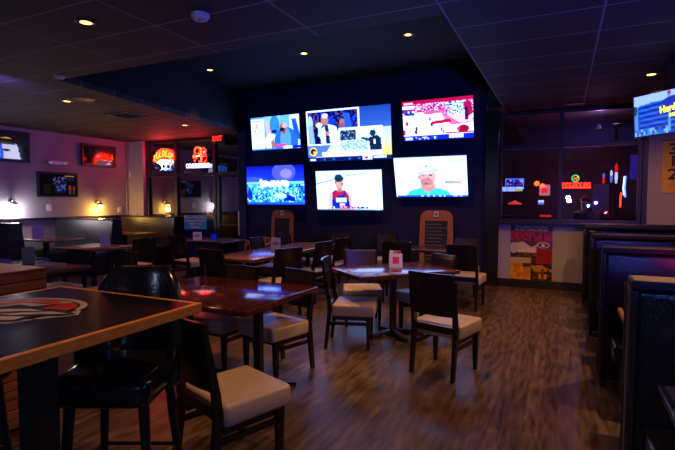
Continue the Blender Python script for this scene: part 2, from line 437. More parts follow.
W = 'ffffff'
# talk show with a studio guest
tv('lit television with a white text card beside two men in blue, top row left', -5.552, 8.55, 2.961, 1.235, -.035, .09, '7fb4dd', [
    ('g', 0, 0, 1, 1, '9cc9e8', '5f9ccc'), ('r', .62, 0, .8, .4, '86b6d8'), ('r', .8, 0, 1, 1, 'dfeaf5'), ('p', [(.84, .12), (.93, .12), (1, .6), (1, .75), (.9, .7)], '2f6ba8'),
    ('p', [(.3, .1), (.38, .15), (.42, .55), (.33, .6)], 'e0b48c'), ('e', .5, .3, .10, .32, '4a90cc'), ('r', .44, .42, .54, .5, '16324e'),
    ('e', .42, .78, .14, .26, 'e6eef8'), ('p', [(.4, .7), (.47, .68), (.5, 1), (.42, 1)], 'b98158'), ('e', .38, .68, .07, .08, 'f4f4ff'),
    ('e', .72, .78, .24, .42, '3d78ad'), ('e', .71, .7, .11, .34, '6fa5d2'), ('e', .67, .36, .072, .13, 'b9714c'), ('e', .7, .31, .05, .07, 'e8b188'), ('e', .65, .42, .05, .06, '2a2a33'), ('p', [(.64, .5), (.72, .47), (.69, .58)], 'd8283c'),
    ('r', 0, .07, .275, .96, 'fdfdff'), ('r', 0, 0, .28, .05, '6aa3c8'), ('r', .02, .1, .22, .15, 'a8c0d8'), ('e', .13, .27, .035, .09, 'e0b480'), ('r', .06, .39, .11, .43, '2f8f7a'), ('r', .17, .39, .22, .43, '2f8f7a'),
    ('r', .03, .5, .24, .52, 'c4d4e4'), ('r', .03, .58, .24, .6, 'c4d4e4'), ('r', .03, .66, .24, .68, 'c4d4e4'),
    ('r', .52, .84, .72, .92, 'ff5a78'), ('r', .66, .9, .88, .98, 'f0f4ff'), ('r', .84, .9, 1, .98, '1c2cd8'), ('r', 0, .96, .66, 1, '3a86c4')], wall=8.8, group=WG)
# sports news with a framed photo
tv('largest lit television with two overlapping photos on a yellow ground, top row centre', -3.857, 8.55, 2.826, 1.818, -.002, .111, '3a5f8e', [
    ('g', 0, 0, 1, .6, '33568a', '5c7fa4'), ('g', .1, .6, 1, .92, 'c9c8b0', 'eadfa0'), ('g', .9, .4, 1, .92, 'c8c8b8', 'f0d860'), ('p', [(0, .66), (.3, .66), (.2, .9), (0, .9)], '6f86a8'),
    ('r', .0, .0, .645, .68, 'f2f6ff'), ('r', .02, .035, .625, .65, '151b48'),
    ('n', .02, .035, .625, .4, ['1a2460', '0e1236', '27338a', '3a57b8', '8a4a48', '141a40', '101434'], 3, 44), ('e', .3, .3, .05, .16, '2a4fa8'), ('e', .44, .26, .03, .07, 'c07a60'), ('e', .5, .42, .06, .14, '4a62b8'), ('p', [(.46, .1), (.53, .1), (.57, .5), (.48, .5)], '3c6cd0'), ('e', .44, .36, .035, .08, 'a8645a'),
    ('e', .05, .3, .035, .2, 'b8c8f0'), ('p', [(.02, .3), (.08, .3), (.1, .65), (.02, .65)], '9fb4e8'),
    ('p', [(.15, .38), (.27, .28), (.37, .33), (.42, .65), (.18, .65)], 'dfe6fa'), ('p', [(.23, .3), (.27, .3), (.29, .65), (.24, .65)], '2b3558'), ('e', .23, .2, .045, .1, 'c98a64'), ('e', .235, .12, .04, .05, 'd8c8c0'), ('e', .16, .29, .04, .05, 'f0d8c8'), ('p', [(.15, .32), (.18, .3), (.2, .55), (.14, .5)], 'c8d4f4'), ('e', .26, .46, .03, .04, 'd08a62'), ('p', [(.27, .48), (.45, .4), (.45, .5), (.3, .56)], 'e8edfc'),
    ('r', .395, .37, .905, .83, 'f4f8f4'), ('r', .41, .395, .89, .81, 'dfe9e4'), ('n', .41, .42, .6, .62, ['2a3c44', '4c626a', '8fa4a8', '22323a'], 5, 64), ('n', .41, .6, .72, .8, ['d8e4de', 'a8bab8', 'c6d4ce', '87999c', 'e6f0ea'], 6, 90),
    ('e', .79, .5, .035, .06, '2a4650'), ('p', [(.74, .58), (.84, .54), (.88, .6), (.89, .81), (.76, .81)], '1f3a46'), ('p', [(.66, .56), (.76, .6), (.76, .66), (.66, .6)], '35525c'), ('r', .8, .62, .82, .7, 'e8f0ee'),
    ('e', .07, .8, .05, .085, 'f0cc58'), ('e', .07, .8, .036, .06, '1c2a3c'), ('e', .085, .82, .018, .035, 'f0cc58'),
    ('r', .18, .82, .88, .885, 'fbf6e6'), ('n', .2, .838, .84, .868, ['c8bea0', 'fbf6e6', 'd8d0b8'], 8, 60),
    ('r', 0, .915, 1, 1, '16305c'), ('r', .03, .935, .1, .98, 'e8f0ff'), ('n', .16, .94, .66, .98, ['16305c', '16305c', 'b8cae8', '4a6aa0'], 9, 36), ('r', .67, .915, .78, .99, 'f0f4ff'), ('e', .71, .95, .02, .03, 'e01830'), ('r', .79, .93, .94, .965, 'f4f6ff')], 144, 81, wall=8.8, group=WG)
# basketball court from above
tv('lit television showing a red and white basketball court, top row at right of dark wall', -2.077, 8.55, 2.991, 1.284, -.018, .205, 'f6e8ee', [
    ('r', 0, 0, 1, .13, 'c81848'), ('r', .03, .04, .16, .09, 'f4c8d8'), ('n', .18, .1, 1, .3, ['f4eaf4', 'e84870', 'c8205a', 'b04878', 'e8c4d4', 'd8406a'], 11, 60),
    ('n', 0, .2, .18, .36, ['4a4a8a', 'e8e0f0', 'c8305a', '3a3a70'], 12, 36), ('r', 0, .36, 1, .86, 'fdf6f4'), ('p', [(.3, .3), (.62, .27), (.7, .33), (.34, .37)], 'f06a84'),
    ('p', [(.55, .3), (.85, .5), (1, .52), (1, .62), (.7, .66), (.6, .48)], 'f08090'), ('p', [(.42, .54), (.68, .5), (.7, .58), (.4, .62)], 'd02040'), ('p', [(.6, .36), (.9, .32), (1, .6), (.82, .62)], 'e8c4d4'),
    ('p', [(.64, .12), (.9, .1), (1, .45), (.78, .4)], 'dfe0f4'), ('n', .62, .1, .98, .42, [None, 'b8c0e8', '2c3a80', None, 'd8d8f0'], 13, 64), ('p', [(.86, .14), (.96, .1), (1, .4), (.9, .52)], 'c02048'), ('r', .88, .25, .93, .55, '601848'),
    ('e', .2, .7, .018, .06, '30405a'), ('e', .19, .78, .02, .05, '22304a'), ('e', .06, .56, .02, .06, 'c83050'), ('e', .4, .48, .015, .05, 'c02848'), ('e', .42, .62, .015, .05, '3a3a6a'), ('e', .56, .74, .012, .05, 'd03858'), ('e', .58, .8, .012, .04, '40406a'),
    ('e', .86, .76, .08, .09, 'b01838'), ('e', .79, .76, .02, .05, 'c86848'), ('r', 0, .72, .04, .84, 'd04060'), ('r', .62, .83, 1, .86, 'c81838'),
    ('r', 0, .87, 1, 1, '2a3494'), ('r', .03, .9, .13, .97, 'e8ecff'), ('n', .18, .9, .5, .97, ['2a3494', 'd8dcff', '5058b8'], 14, 40), ('r', .66, .88, .86, .97, 'e6f0ff'), ('r', .86, .88, 1, .99, '1838c8')], wall=8.8, group=WG)
# blue concert crowd
tv('lit television showing a blue glowing crowd under a pale haze, lower row left end', -5.569, 8.55, 1.852, 1.468, -.023, .061, '2a48d8', [
    ('g', 0, 0, 1, .45, '18207c', '3a58e0'), ('e', .66, .18, .2, .24, '6a6ad8'), ('e', .7, .22, .1, .12, 'a090e0'), ('e', .12, .35, .2, .06, '5a6ad0'), ('r', 0, .42, 1, .48, '98c8ff'), ('g', 0, .47, 1, 1, '3a9cf8', '4f8cff'),
    ('n', 0, .5, 1, .95, ['2a6ae8', '58c0ff', '9ae8ff', None, 'c8f4ff', '1a44b8', None, '38a8f0'], 21, 34), ('n', .1, .62, .9, .88, [None, 'd8fbff', '6ad8f0', '1a3a98', None], 22, 48),
    ('r', .24, .42, .74, .52, 'e8f2ff'), ('n', .24, .38, .74, .56, [None, 'f8fcff', None, 'c8dcff'], 23, 44), ('e', .26, .4, .025, .06, 'f4f8ff'), ('p', [(.66, .7), (.84, .82), (.84, .92), (.64, .9)], '10309a'), ('e', .05, .75, .05, .14, '1a3ab0'), ('r', 0, .93, 1, 1, '2f6cf8'), ('e', .6, .78, .1, .07, 'c8f0ff')], wall=8.8, group=WG)
# basketball player interview
tv('lit television showing a basketball player in blue and red, lower row centre', -3.836, 8.55, 1.72, 1.408, .03, .137, 'f2f6fa', [
    ('g', 0, 0, 1, 1, 'e4ecf2', 'fbfbfb'), ('p', [(0, .32), (.5, .12), (.8, .07), (.8, .085), (.5, .14), (0, .35)], '8a949e'), ('r', 0, 0, .02, .3, 'b8c8d8'), ('e', .37, .17, .1, .03, 'eef2f6'),
    ('p', [(.17, .98), (.2, .6), (.28, .5), (.45, .5), (.54, .64), (.55, .98)], 'e8b898'), ('p', [(.24, .96), (.25, .55), (.3, .48), (.34, .6), (.4, .6), (.44, .48), (.49, .6), (.52, .96)], '26388e'), ('p', [(.25, .6), (.3, .5), (.33, .62), (.28, .72)], 'c8283c'), ('p', [(.44, .52), (.5, .62), (.5, .76), (.45, .66)], 'c8283c'), ('r', .3, .68, .46, .79, 'e8ecff'), ('r', .36, .82, .44, .94, 'f0f0f8'), ('p', [(.3, .5), (.43, .5), (.41, .62), (.33, .62)], 'd03048'),
    ('e', .365, .32, .062, .17, 'dca684'), ('e', .36, .19, .064, .10, '22504c'), ('p', [(.30, .18), (.44, .18), (.42, .28), (.40, .25), (.33, .25), (.305, .34)], '1c4440'), ('e', .41, .34, .02, .03, 'b06e50'), ('r', .33, .45, .40, .53, 'c48a68'),
    ('r', .2, .9, .36, .96, '3048a8'), ('r', .36, .88, .44, .96, 'd02838'), ('r', .44, .91, .62, .96, 'e02c3c'), ('r', .62, .9, .8, .96, '203a5a'), ('n', .2, .9, .8, .96, [None, None, 'f4f4ff'], 31, 50), ('r', 0, .975, 1, 1, '6f8088'), ('r', .88, .95, .96, .985, 'c4d0d8')], wall=8.8, group=WG)
# golfer with a cap
tv('lit television showing a man in a white cap and turquoise shirt, lower row right end', -2.196, 8.55, 1.952, 1.339, -.011, .294, 'f4f7fc', [
    ('g', 0, 0, 1, 1, 'e6f2fb', 'fcfcff'), ('e', .1, .6, .08, .05, 'e4e8f4'), ('r', .04, .58, .14, .64, 'd4d8ea'), ('r', .78, .1, .95, .16, 'd8ecf0'), ('r', .7, .6, .92, .66, 'a8a8d0'), ('r', .84, .6, .92, .66, 'e8a878'), ('r', .02, .1, .08, .16, 'd8c8b8'),
    ('p', [(.14, .98), (.2, .84), (.36, .76), (.56, .76), (.72, .84), (.8, .98)], '52c8e8'), ('p', [(.36, .76), (.46, .9), (.56, .76)], '8fe0f4'), ('p', [(.46, .9), (.5, .98), (.44, .98)], 'd8f4fa'), ('p', [(.37, .66), (.56, .66), (.56, .8), (.46, .88), (.37, .8)], 'd69a7c'),
    ('e', .465, .5, .115, .235, 'e6ac90'), ('e', .45, .62, .09, .1, 'd29074'), ('e', .35, .5, .02, .06, 'd8987c'), ('e', .44, .66, .04, .018, 'b06a5c'), ('e', .41, .47, .02, .014, '5a4038'), ('e', .51, .46, .02, .014, '5a4038'), ('e', .47, .54, .018, .035, 'c88468'),
    ('e', .45, .26, .15, .15, 'f4f4fa'), ('p', [(.3, .34), (.3, .24), (.6, .22), (.62, .32), (.5, .36), (.36, .4)], 'e8e8f0'), ('p', [(.32, .38), (.6, .3), (.63, .35), (.46, .385), (.34, .43)], 'c4c8d4'), ('n', .38, .2, .54, .27, [None, '8a9ab0', None], 41, 36),
    ('r', .02, .95, 1, 1, '2f62b8'), ('n', .1, .955, .95, .99, ['2f62b8', 'c8dcff', '2f62b8'], 42, 36), ('r', 0, 0, 1, .015, 'a8d8f4')], wall=8.8, group=WG)
# ceiling-hung television over the booths
t = tv('lit television with a blue striped wall and yellow lettering, hung from ceiling over the booths', .988, 6.015, 2.461, .78, -.82, .08, '2f6cae', [
    ('g', 0, 0, 1, .2, 'c4d8f0', 'd0def2'), ('p', [(0, 0), (1, 0), (1, .1), (.2, .22), (0, .3)], 'd4e0f4')] +
    [('p', [(.08, .24 + .06 * i), (1, .14 + .065 * i), (1, .17 + .065 * i), (.08, .265 + .06 * i)], '163a86' if i % 2 else '4a98da') for i in range(12)] +
    [('r', 0, .25, .06, .95, '7fb0c8'), ('e', .02, .35, .03, .12, '3a6a5a'), ('n', 0, .82, .5, 1, ['6aa8d0', 'a8d4ec', '2a5a98', '4a88b8'], 51, 30), ('r', .5, .02, .535, .95, '8ab8e0'), ('e', .52, .06, .03, .04, 'e85a58'), ('e', .62, .27, .2, .13, '1c50a0')], ceiling_z=LO, gain=.6)
text('lettering', 'Hard Rock', .095, 'lens_warm', t, (.10, -.008, .04), (PI/2, -.08, 0), sx=.9, bold=.004).data.materials[0] = glow('yellow_screen_letters', (1, .86, .05), 1.1)
text('lettering', 'HOTEL', .05, 'lens_warm', t, (.1, -.008, -.035), (PI/2, -.08, 0), sx=1., bold=.003).data.materials[0] = bpy.data.materials['yellow_screen_letters']

# left wall: three framed screens, rotated to face +x
def wallscreen(label, y0, y1, z0, z1, bg, shapes, gain, tilt=0., frame=.045):
    w, h = y1 - y0 - 2 * frame, z1 - z0 - 2 * frame
    t = thing('television', label, 'television', (LX + .055, (y0 + y1) / 2, (z0 + z1) / 2))
    t.rotation_euler = (tilt, 0, PI / 2)
    picture('screen', 'screen_dim', w, h, 72, 42, bg, shapes, t, (0, -.012, 0), gain=gain)
    b = MB()
    for sx in (-1, 1): b.box((sx * (w + frame) / 2, 0, 0), (frame, .05, h + 2 * frame), .004)
    for sz in (-1, 1): b.box((0, 0, sz * (h + frame) / 2), (w, .05, frame), .004)
    b.build('frame', 'bezel', t)
    MB().box((0, .015, 0), (w, .03, h)).build('back_shell', 'bezel', t)
    return t
wallscreen('television on grey wall with a bright blue and white slanted picture, cut by left edge', 4.62, 6.30, 2.33, 2.96, '0a0812', [
    ('g', .0, 0, 1, .5, '0e0a16', '18141c'), ('p', [(.72, .35), (.86, .42), (.9, .97), (.3, .97), (.3, .5)], 'c8c4e8'), ('p', [(.3, .5), (.68, .4), (.7, .97), (.3, .97)], '2a50e0'), ('p', [(.55, .5), (.64, .48), (.66, .9), (.57, .92)], '68b8f0'), ('e', .73, .66, .05, .05, '18182a'), ('e', .73, .22, .06, .02, 'd89040'), ('r', .3, .3, .5, .36, '2a5a6a'), ('p', [(.3, .42), (.8, .35), (.85, .45), (.6, .46)], '3a3430')], 1.0)
wallscreen('dark television with a painted red reflection in its glass, on grey wall beside the corner column', 7.50, 8.45, 2.36, 2.88, '0a0508', [  # red neon reflection painted into the switched-off screen
    ('p', [(.1, .0), (.5, .1), (.46, .9), (.3, .9)], '1c0c12'), ('p', [(.36, .1), (.5, .22), (.48, .9), (.4, .75)], '3c1826'), ('g', .5, 0, 1, .35, '2c0f14', '5c1018'), ('p', [(.5, .38), (.95, .35), (.95, .7), (.52, .55)], 'c01808'), ('r', .9, .4, .95, .68, 'e86010'), ('n', .55, .72, .95, .82, ['30487a', '8aa0d0', '20142a', '502040'], 61, 22), ('e', .8, .93, .1, .04, 'b0b0e0'), ('r', .02, .92, .3, .96, '6a1028'), ('r', .01, .45, .04, .65, '701018')], .8)
wallscreen('dark television with faint bottles and shelf lights, lower of the three on grey wall', 6.44, 7.38, 1.60, 2.16, '07060a', [
    ('n', .35, .15, .72, .5, ['0a0810', '3a3460', '0a0810', '16142a', '5a5090'], 71, 30), ('r', .4, .45, .7, .9, '14121e'), ('n', .45, .5, .7, .82, ['14121e', '2a3a8a', '4a5ac0', '14121e'], 72, 26), ('r', .68, .08, .94, .13, 'a07818'), ('r', .72, .2, .94, .28, '1c1c5a'), ('e', .82, .66, .035, .13, '9a3018'), ('e', .93, .68, .03, .12, '803020'), ('r', .79, .78, .85, .95, '40404c'), ('r', .9, .78, .95, .95, '40404c'), ('r', .1, .5, .3, .95, '0c140c')], .8)
# two screens behind the glass door standing in for reflected televisions
for i, (x, z, lab, c) in enumerate(((-7.9, 2.72, 'small pink and blue television standing in for a glass door reflection, upper one', 'c04088'), (-7.95, 2.2, 'small pink and blue television standing in for a glass door reflection, lower one', 'd05088'))):
    t = thing('television', lab, 'television', (x, 11.0, z)); t.rotation_euler = (.05, 0, .2)
    picture('screen', 'screen', .62, .3 + .06 * i, 40, 22, c, [('r', 0, .6, 1, 1, '3858d8'), ('n', 0, 0, 1, .6, ['e87ab0', 'b02868', 'f8c8e0', '8a2a70'], 5 + i, 16), ('r', .0, .85, 1, 1, '2030b0')], t, (0, -.004, 0), gain=.7)
    MB().box((0, .02, 0), (.65, .04, .33 + .06 * i), .006).build('back_shell', 'bezel', t)
    MB().tube([(0, .045, 0), (0, .085, .1), (0, .085, 3.18 - z)], .012).build('ceiling_mount', 'black_metal', t)

# ------------------------------------------------------------------ ceiling fixtures
first = None
def downlight(x, y, z, label, power, warm=(1, .42, .12), size=1.6, blend=.6, on=True, r=.065):
    t = thing('recessed_light', label, 'ceiling light', (x, y, z), 0, 'recessed ceiling lights')
    MB().lathe([(r * .8, .0), (r * 1.25, -.002), (r * 1.3, -.008), (r * 1.05, -.012), (r * .85, -.006)], n=24).build('trim_ring', 'bezel', t)
    MB().lathe([(r * .82, -.004), (r * .6, -.009), (.004, -.012)], n=20).build('lens', 'lens_warm', t)
    L = bpy.data.lights.new('lamp', 'SPOT'); L.energy = power; L.color = warm; L.spot_size = size; L.spot_blend = blend; L.shadow_soft_size = .035
    lo = bpy.data.objects.new('lamp', L); col.objects.link(lo); lo.parent = t; lo.location = (0, 0, -.03)
    return t
downlight(-3.71, 2.78, LO, 'lit recessed light in black ceiling tile nearest the camera at upper left', 75)
downlight(-6.90, 4.81, LO, 'lit recessed light over the left booths, near the raised bay corner', 22)
downlight(-6.94, 7.36, LO, 'lit recessed light in the reddish ceiling near the exit sign', 40)
downlight(-3.90, 6.89, HI, 'lit recessed light in the raised bay, middle one above the televisions', 100, size=1.9)
downlight(-2.09, 6.78, HI, 'lit recessed light in the raised bay, rightmost one', 120, size=1.9)
downlight(-5.97, 7.00, HI, 'lit recessed light in the raised bay, leftmost one', 60, size=1.0)
downlight(.94, 6.84, LO, 'lit recessed light above the far booth at right', 120, size=2.75)
# lamps of the same rows outside the frame
def spot(name, loc, power, colr, size=2.1, blend=.6, target=None, r=.035):
    L = bpy.data.lights.new(name, 'SPOT'); L.energy = power; L.color = colr; L.spot_size = size; L.spot_blend = blend; L.shadow_soft_size = r
    o = bpy.data.objects.new(name, L); col.objects.link(o); o.location = loc
    if target: o.rotation_euler = (Vector(target) - Vector(loc)).to_track_quat('-Z', 'Y').to_euler()
    return o
WARM = (1, .44, .14)
spot('ceiling_lamp', (.94, 5.26, 3.02), 200, WARM, 2.3, .3)
spot('ceiling_lamp', (.94, 3.58, 3.02), 28, WARM, 2.3, .3)
spot('ceiling_lamp', (-2.75, 4.6, 3.92), 230, WARM, .95, .3)
spot('ceiling_lamp', (-1.75, 4.9, 3.92), 140, WARM, .85, .3)
spot('ceiling_lamp', (-1.15, 1.75, 3.02), 115, WARM, 1.75, .4)
spot('ceiling_lamp', (-6.0, .6, 3.02), 25, WARM)
spot('red_booth_fill', (1.05, 3.5, 1.2), 25, (1, .02, .03), 1.3, .8, (.95, 4.4, 1.02), .02)  # unseen spot added to redden the booth back
for i, (x, y, z) in enumerate(((-3.4, -2.2, 2.3), (.2, -2.4, 1.62))):  # unseen cool fill points added behind the camera
    L = bpy.data.lights.new('cool_fill', 'POINT'); L.energy = 38; L.color = (.50, .58, 1); L.shadow_soft_size = .07
    lo = bpy.data.objects.new('cool_fill', L); col.objects.link(lo); lo.location = (x, y, z)
# unseen violet and blue fill lamps, added to tint wall, ceiling and booths
spot('violet_fill', (-6.2, 3.2, 2.95), 150, (.36, .17, 1), 2.2, .9, (-10.36, 6.6, 2.3), .1)
spot('blue_fill', (.9, 1.9, 1.45), 320, (.06, .09, 1), 2.5, .9, (.2, 3.4, 3.05), .03)
L = bpy.data.lights.new('blue_edge_fill', 'POINT'); L.energy = 14; L.color = (.06, .22, 1); L.shadow_soft_size = .04  # unseen point added for blue highlights on booth edges
lo = bpy.data.objects.new('blue_edge_fill', L); col.objects.link(lo); lo.location = (.75, 1.2, 1.35)

def simple_disc(name, x, y, z, r, h, mat, label, cat, parts=None):
    t = thing(name, label, cat, (x, y, z))
    MB().lathe([(r, 0), (r, -h * .5), (r * .82, -h * .55), (r * .78, -h), (r * .3, -h * 1.02)], n=24).build('housing', mat, t)
    MB().lathe([(r * .22, -h), (r * .22, -h * 1.12), (.003, -h * 1.14)], n=12).build('sensor_window', 'grey_card', t)
    return t
simple_disc('smoke_detector', -2.71, 3.07, LO, .075, .045, 'white_plastic', 'white round smoke detector on black ceiling tile, larger one', 'smoke detector')
simple_disc('smoke_detector', -5.60, 3.82, LO, .06, .03, 'white_plastic', 'small white disc detector on the ceiling beside the raised bay', 'smoke detector')
t = thing('ceiling_vent', 'dark square vent in the brown ceiling above the left booths', 'vent', (-7.07, 6.06, LO))
b = MB()
for s in (-1, 1): b.box((s * .24, 0, -.008), (.05, .53, .016)); b.box((0, s * .24, -.008), (.43, .05, .016))
b.build('frame', 'grey_metal', t)
b = MB()
for k in range(6): b.box((0, -.17 + .068 * k, -.006), (.43, .03, .008), rot=Matrix.Rotation(.6, 4, 'X'))
b.build('louvres', 'black_metal', t)
t = thing('ceiling_speaker', 'dark round speaker grille in the ceiling next to a recessed light', 'speaker', (-6.54, 4.83, LO))
MB().lathe([(.15, 0), (.155, -.006), (.13, -.012)], n=28).build('rim', 'grey_metal', t)
MB().lathe([(.13, -.008), (.08, -.014), (.003, -.016)], n=28).build('grille', 'black_metal', t)
t = thing('ceiling_vent', 'pale slim air vent in the right ceiling near the dark window', 'vent', (.15, 8.34, LO))
MB().box((0, 0, -.008), (.3, .09, .016), .003).build('frame', 'grey_metal', t)
MB().box((0, 0, -.018), (.24, .05, .006)).build('louvres', 'em_lens', t)

t = thing('exit_sign', 'red lit exit sign hanging under the ceiling above the glass door', 'exit sign', (-7.26, 8.74, 2.95))
MB().box((0, .02, 0), (.36, .05, .19), .006).build('housing', 'bezel', t)
MB().box((0, .02, .1), (.08, .04, .02)).build('bracket', 'bezel', t)
text('lettering', 'EXIT', .17, 'exit_red', t, (0, -.009, .0), sx=.82, bold=.003)

# ------------------------------------------------------------------ left wall fixtures
def sconce(y, z, label, mat, colr, pw):
    t = thing('wall_sconce', label, 'wall lamp', (LX, y, z), 0, 'wall lamps over the left booths')
    MB().lathe([(.055, 0), (.055, .012), (.03, .02)], n=20).build('wall_plate', 'silver', t).rotation_euler = (0, PI / 2, 0)
    MB().tube([(.015, 0, 0), (.07, 0, .05), (.13, 0, .045), (.15, 0, .0)], .011).build('arm', 'silver', t)
    MB().lathe([(.02, .0), (.05, -.015), (.06, -.05), (.055, -.055)], (.15, 0, 0), 18).build('socket_cup', 'silver', t)
    MB().lathe([(.045, -.05), (.062, -.085), (.058, -.12), (.02, -.135)], (.15, 0, 0), 18).build('lamp_shade', mat, t)
    L = bpy.data.lights.new('bulb', 'POINT'); L.energy = pw; L.color = colr; L.shadow_soft_size = .06
    o = bpy.data.objects.new('bulb', L); col.objects.link(o); o.parent = t; o.location = (.15, 0, -.2)
    return t
sconce(5.92, 1.49, 'wall lamp with white light on grey wall, nearest the left edge', 'shade_white', (1, .9, .97), 26)
sconce(7.92, 1.46, 'wall lamp with amber light on grey wall, closer to the corner', 'shade_amber', (1, .5, .08), 26)
t = thing('emergency_light', 'white twin-headed emergency light on grey wall above the lower television', 'emergency light', (LX, 6.93, 2.37))
MB().box((.035, 0, 0), (.07, .2, .1), .015).build('housing', 'white_plastic', t)
for s in (-1, 1):
    b = MB(); b.ball((.06, s * .16, .01), (.05, .065, .055)); b.build('lamp_head', 'em_lens', t)
for y, z, lab in ((6.72, 1.36, 'pale wall switch plate between the two wall lamps'), (8.58, 1.28, 'pale wall switch plate near the corner column')):
    t = thing('switch_plate', lab, 'switch', (LX, y, z))
    MB().box((.006, 0, 0), (.012, .12, .15), .004).build('plate', 'white_plastic', t)
    MB().box((.016, 0, 0), (.012, .04, .07), .004).build('rocker', 'em_lens', t)
t = thing('door_sensor', 'small white sensor box on the corner column', 'sensor', (-10.25, 8.85, 2.2))
MB().box((0, 0, 0), (.06, .05, .14), .008).build('housing', 'white_plastic', t)
MB().box((0, -.028, -.03), (.035, .012, .04), .004).build('lens', 'em_lens', t)

# ------------------------------------------------------------------ neon signs in the left window
def neon(name, label, loc, w, h, parts, cat='neon sign', rz=0.):
    t = thing(name, label, cat, loc, rz)
    for pn, mat, r, lines in parts:
        b = MB()
        for ln, closed in lines: b.tube([(x * w, 0, z * h) for x, z in ln], r, 6, closed=closed)
        b.build(pn, mat, t)
    b = MB()
    for s in (-.3, .3): b.tube([(s * w, .01, h * .3), (s * w, .01, h * .52 + .06)], .003, 5)
    b.build('hanging_chain', 'black_metal', t)
    MB().box((0, .03, -.02 * h), (w * .5, .03, h * .12)).build('transformer', 'bezel', t)
    return t
def arc(cx, cz, rx, rz, a0, a1, n=12): return [(cx + rx * math.cos(a0 + (a1 - a0) * i / n), cz + rz * math.sin(a0 + (a1 - a0) * i / n)) for i in range(n + 1)]
arch = []
for k in range(7):      # arch of upright loops like capital letters
    a = math.radians(150 - k * 20); cx, cz = .52 * math.cos(a), -.15 + .42 * math.sin(a)
    arch.append((arc(cx, cz, .06, .14, .4 + (k % 3), 5.6 + (k % 2), 9), False)); arch.append(([(cx - .05, cz - .13), (cx - .05 + .02 * (k % 3), cz + .14)], False))
neon('neon_sign', 'neon sign with arched orange letters over a white goblet shape, left pane of window', (-9.15, 8.93, 2.56), .62, .55, [
    ('orange_tube', 'neon_orange', .016, arch), ('red_tube', 'neon_red', .011, [(arc(0, -.18, .56, .66, .5, 2.64, 18), False), ([(-.5, .13), (-.56, -.05)], False), ([(.48, .15), (.55, -.03)], False)]),
    ('white_tube', 'neon_white', .015, [(arc(0, -.12, .3, .1, 0, 6.2, 14), True), ([(-.28, -.12), (-.1, -.3), (-.08, -.42), (.12, -.42), (.1, -.3), (.28, -.12)], False), ([(-.36, -.14), (-.1, -.1), (.1, -.13), (.36, -.06)], False)]),
    ('blue_tube', 'neon_blue', .009, [([(-.2, -.5), (-.05, -.45), (.1, -.5), (.2, -.46)], False)])])
lt = []
for k in range(8):
    x = -.46 + .13 * k
    lt += [([(x, -.44), (x, -.26)], False), (arc(x + .045, -.35, .045, .09, -1.5, 1.5 + (k % 2) * 1.6, 6), False)]
neon('neon_sign', 'neon sign with a red figure over a row of white letters, middle pane of window', (-8.06, 8.93, 2.56), .72, .55, [
    ('red_tube', 'neon_red', .017, [(arc(.05, .3, .14, .16, -1.2, 3.9, 12), False), (arc(.1, -.02, .12, .18, -1.6, 1.6, 10), False), ([(-.12, .12), (-.02, .0), (-.1, -.16)], False)]),
    ('orange_tube', 'neon_orange', .014, [(arc(.1, .3, .1, .14, -2, 2, 9), False), ([(.2, .16), (.18, -.2)], False), ([(-.13, -.02), (-.16, .1)], False)]),
    ('white_lettering', 'neon_white', .008, lt + [([(-.08, .06), (.12, .08)], False)])])
# red light those two signs throw on the corner
for x, e in ((-9.15, 11), (-8.06, 5)):
    L = bpy.data.lights.new('neon_lamp', 'POINT'); L.energy = e; L.color = (1, .015, .04); L.shadow_soft_size = .03
    lo = bpy.data.objects.new('neon_lamp', L); col.objects.link(lo); lo.location = (x, 8.82, 2.72)

# ------------------------------------------------------------------ bar reflected in the right glass, rebuilt as stand-in objects behind it
t = thing('television', 'small lit television with a white caption band, stand-in reflection in the dark right window', 'television', (-.99, 11.5, 1.86))
picture('screen', 'screen', .40, .24, 36, 22, '31408c', [('r', 0, .0, 1, .08, 'b8c0ff'), ('r', 0, 0, .05, 1, 'a8b4f4'), ('r', .95, 0, 1, 1, 'a8b4f4'), ('n', .1, .15, .95, .6, ['c02848', '3a4aa8', '8090d8', 'e0d8f0', '202860'], 81, 12), ('r', 0, .82, 1, 1, 'e8e8f4')], t, (0, -.004, .04), gain=.8)
picture('caption_band', 'screen', .46, .1, 30, 10, 'e8ecff', [('n', 0, 0, .7, 1, ['e8ecff', 'c0ccf4', 'f4f4ff'], 82, 14), ('r', .7, .5, .95, 1, 'e8c848')], t, (-.06, -.012, -.08), gain=.9)
MB().box((0, .02, 0), (.46, .035, .32), .006).build('back_shell', 'bezel', t)
MB().tube([(0, .03, .1), (0, .03, 1.35)], .012).build('ceiling_mount', 'black_metal', t)
def hanger(t, z, top=3.2): MB().tube([(0, .03, 0), (0, .065, .03), (0, .065, top - z)], .006, 6).build('hanging_cord', 'black_metal', t)
t = thing('pendant_lamp', 'low red glowing pendant lamp, stand-in reflection in right window, below a small television', 'lamp', (-.97, 11.4, 1.46))
MB().lathe([(.15, -.03), (.14, .0), (.06, .03), (.02, .06)], n=20).build('lamp_shade', glow('red_shade', (1, .05, .03), 1.2), t); hanger(t, 1.46)
t = thing('globe_lamp', 'pair of orange glowing globes standing in for reflections in the right window', 'lamp', (-.5, 11.5, 1.9))
MB().ball((-.02, 0, 0), (.055, .055, .055)).build('globe', 'neon_orange', t); MB().ball((.1, .0, -.05), (.045, .045, .045)).build('globe', 'neon_orange', t); hanger(t, 1.9)
t = thing('light_box', 'small red and white lit box sign, stand-in reflection in the right window', 'sign', (-.355, 11.5, 1.75))
MB().box((0, .02, 0), (.22, .06, .24), .01).build('housing', glow('pink_box', (1, .35, .35), .9), t)
MB().box((0, -.015, -.01), (.13, .01, .11), .003).build('panel', glow('red_box_face', (1, .02, .04), 1.6), t); hanger(t, 1.75)
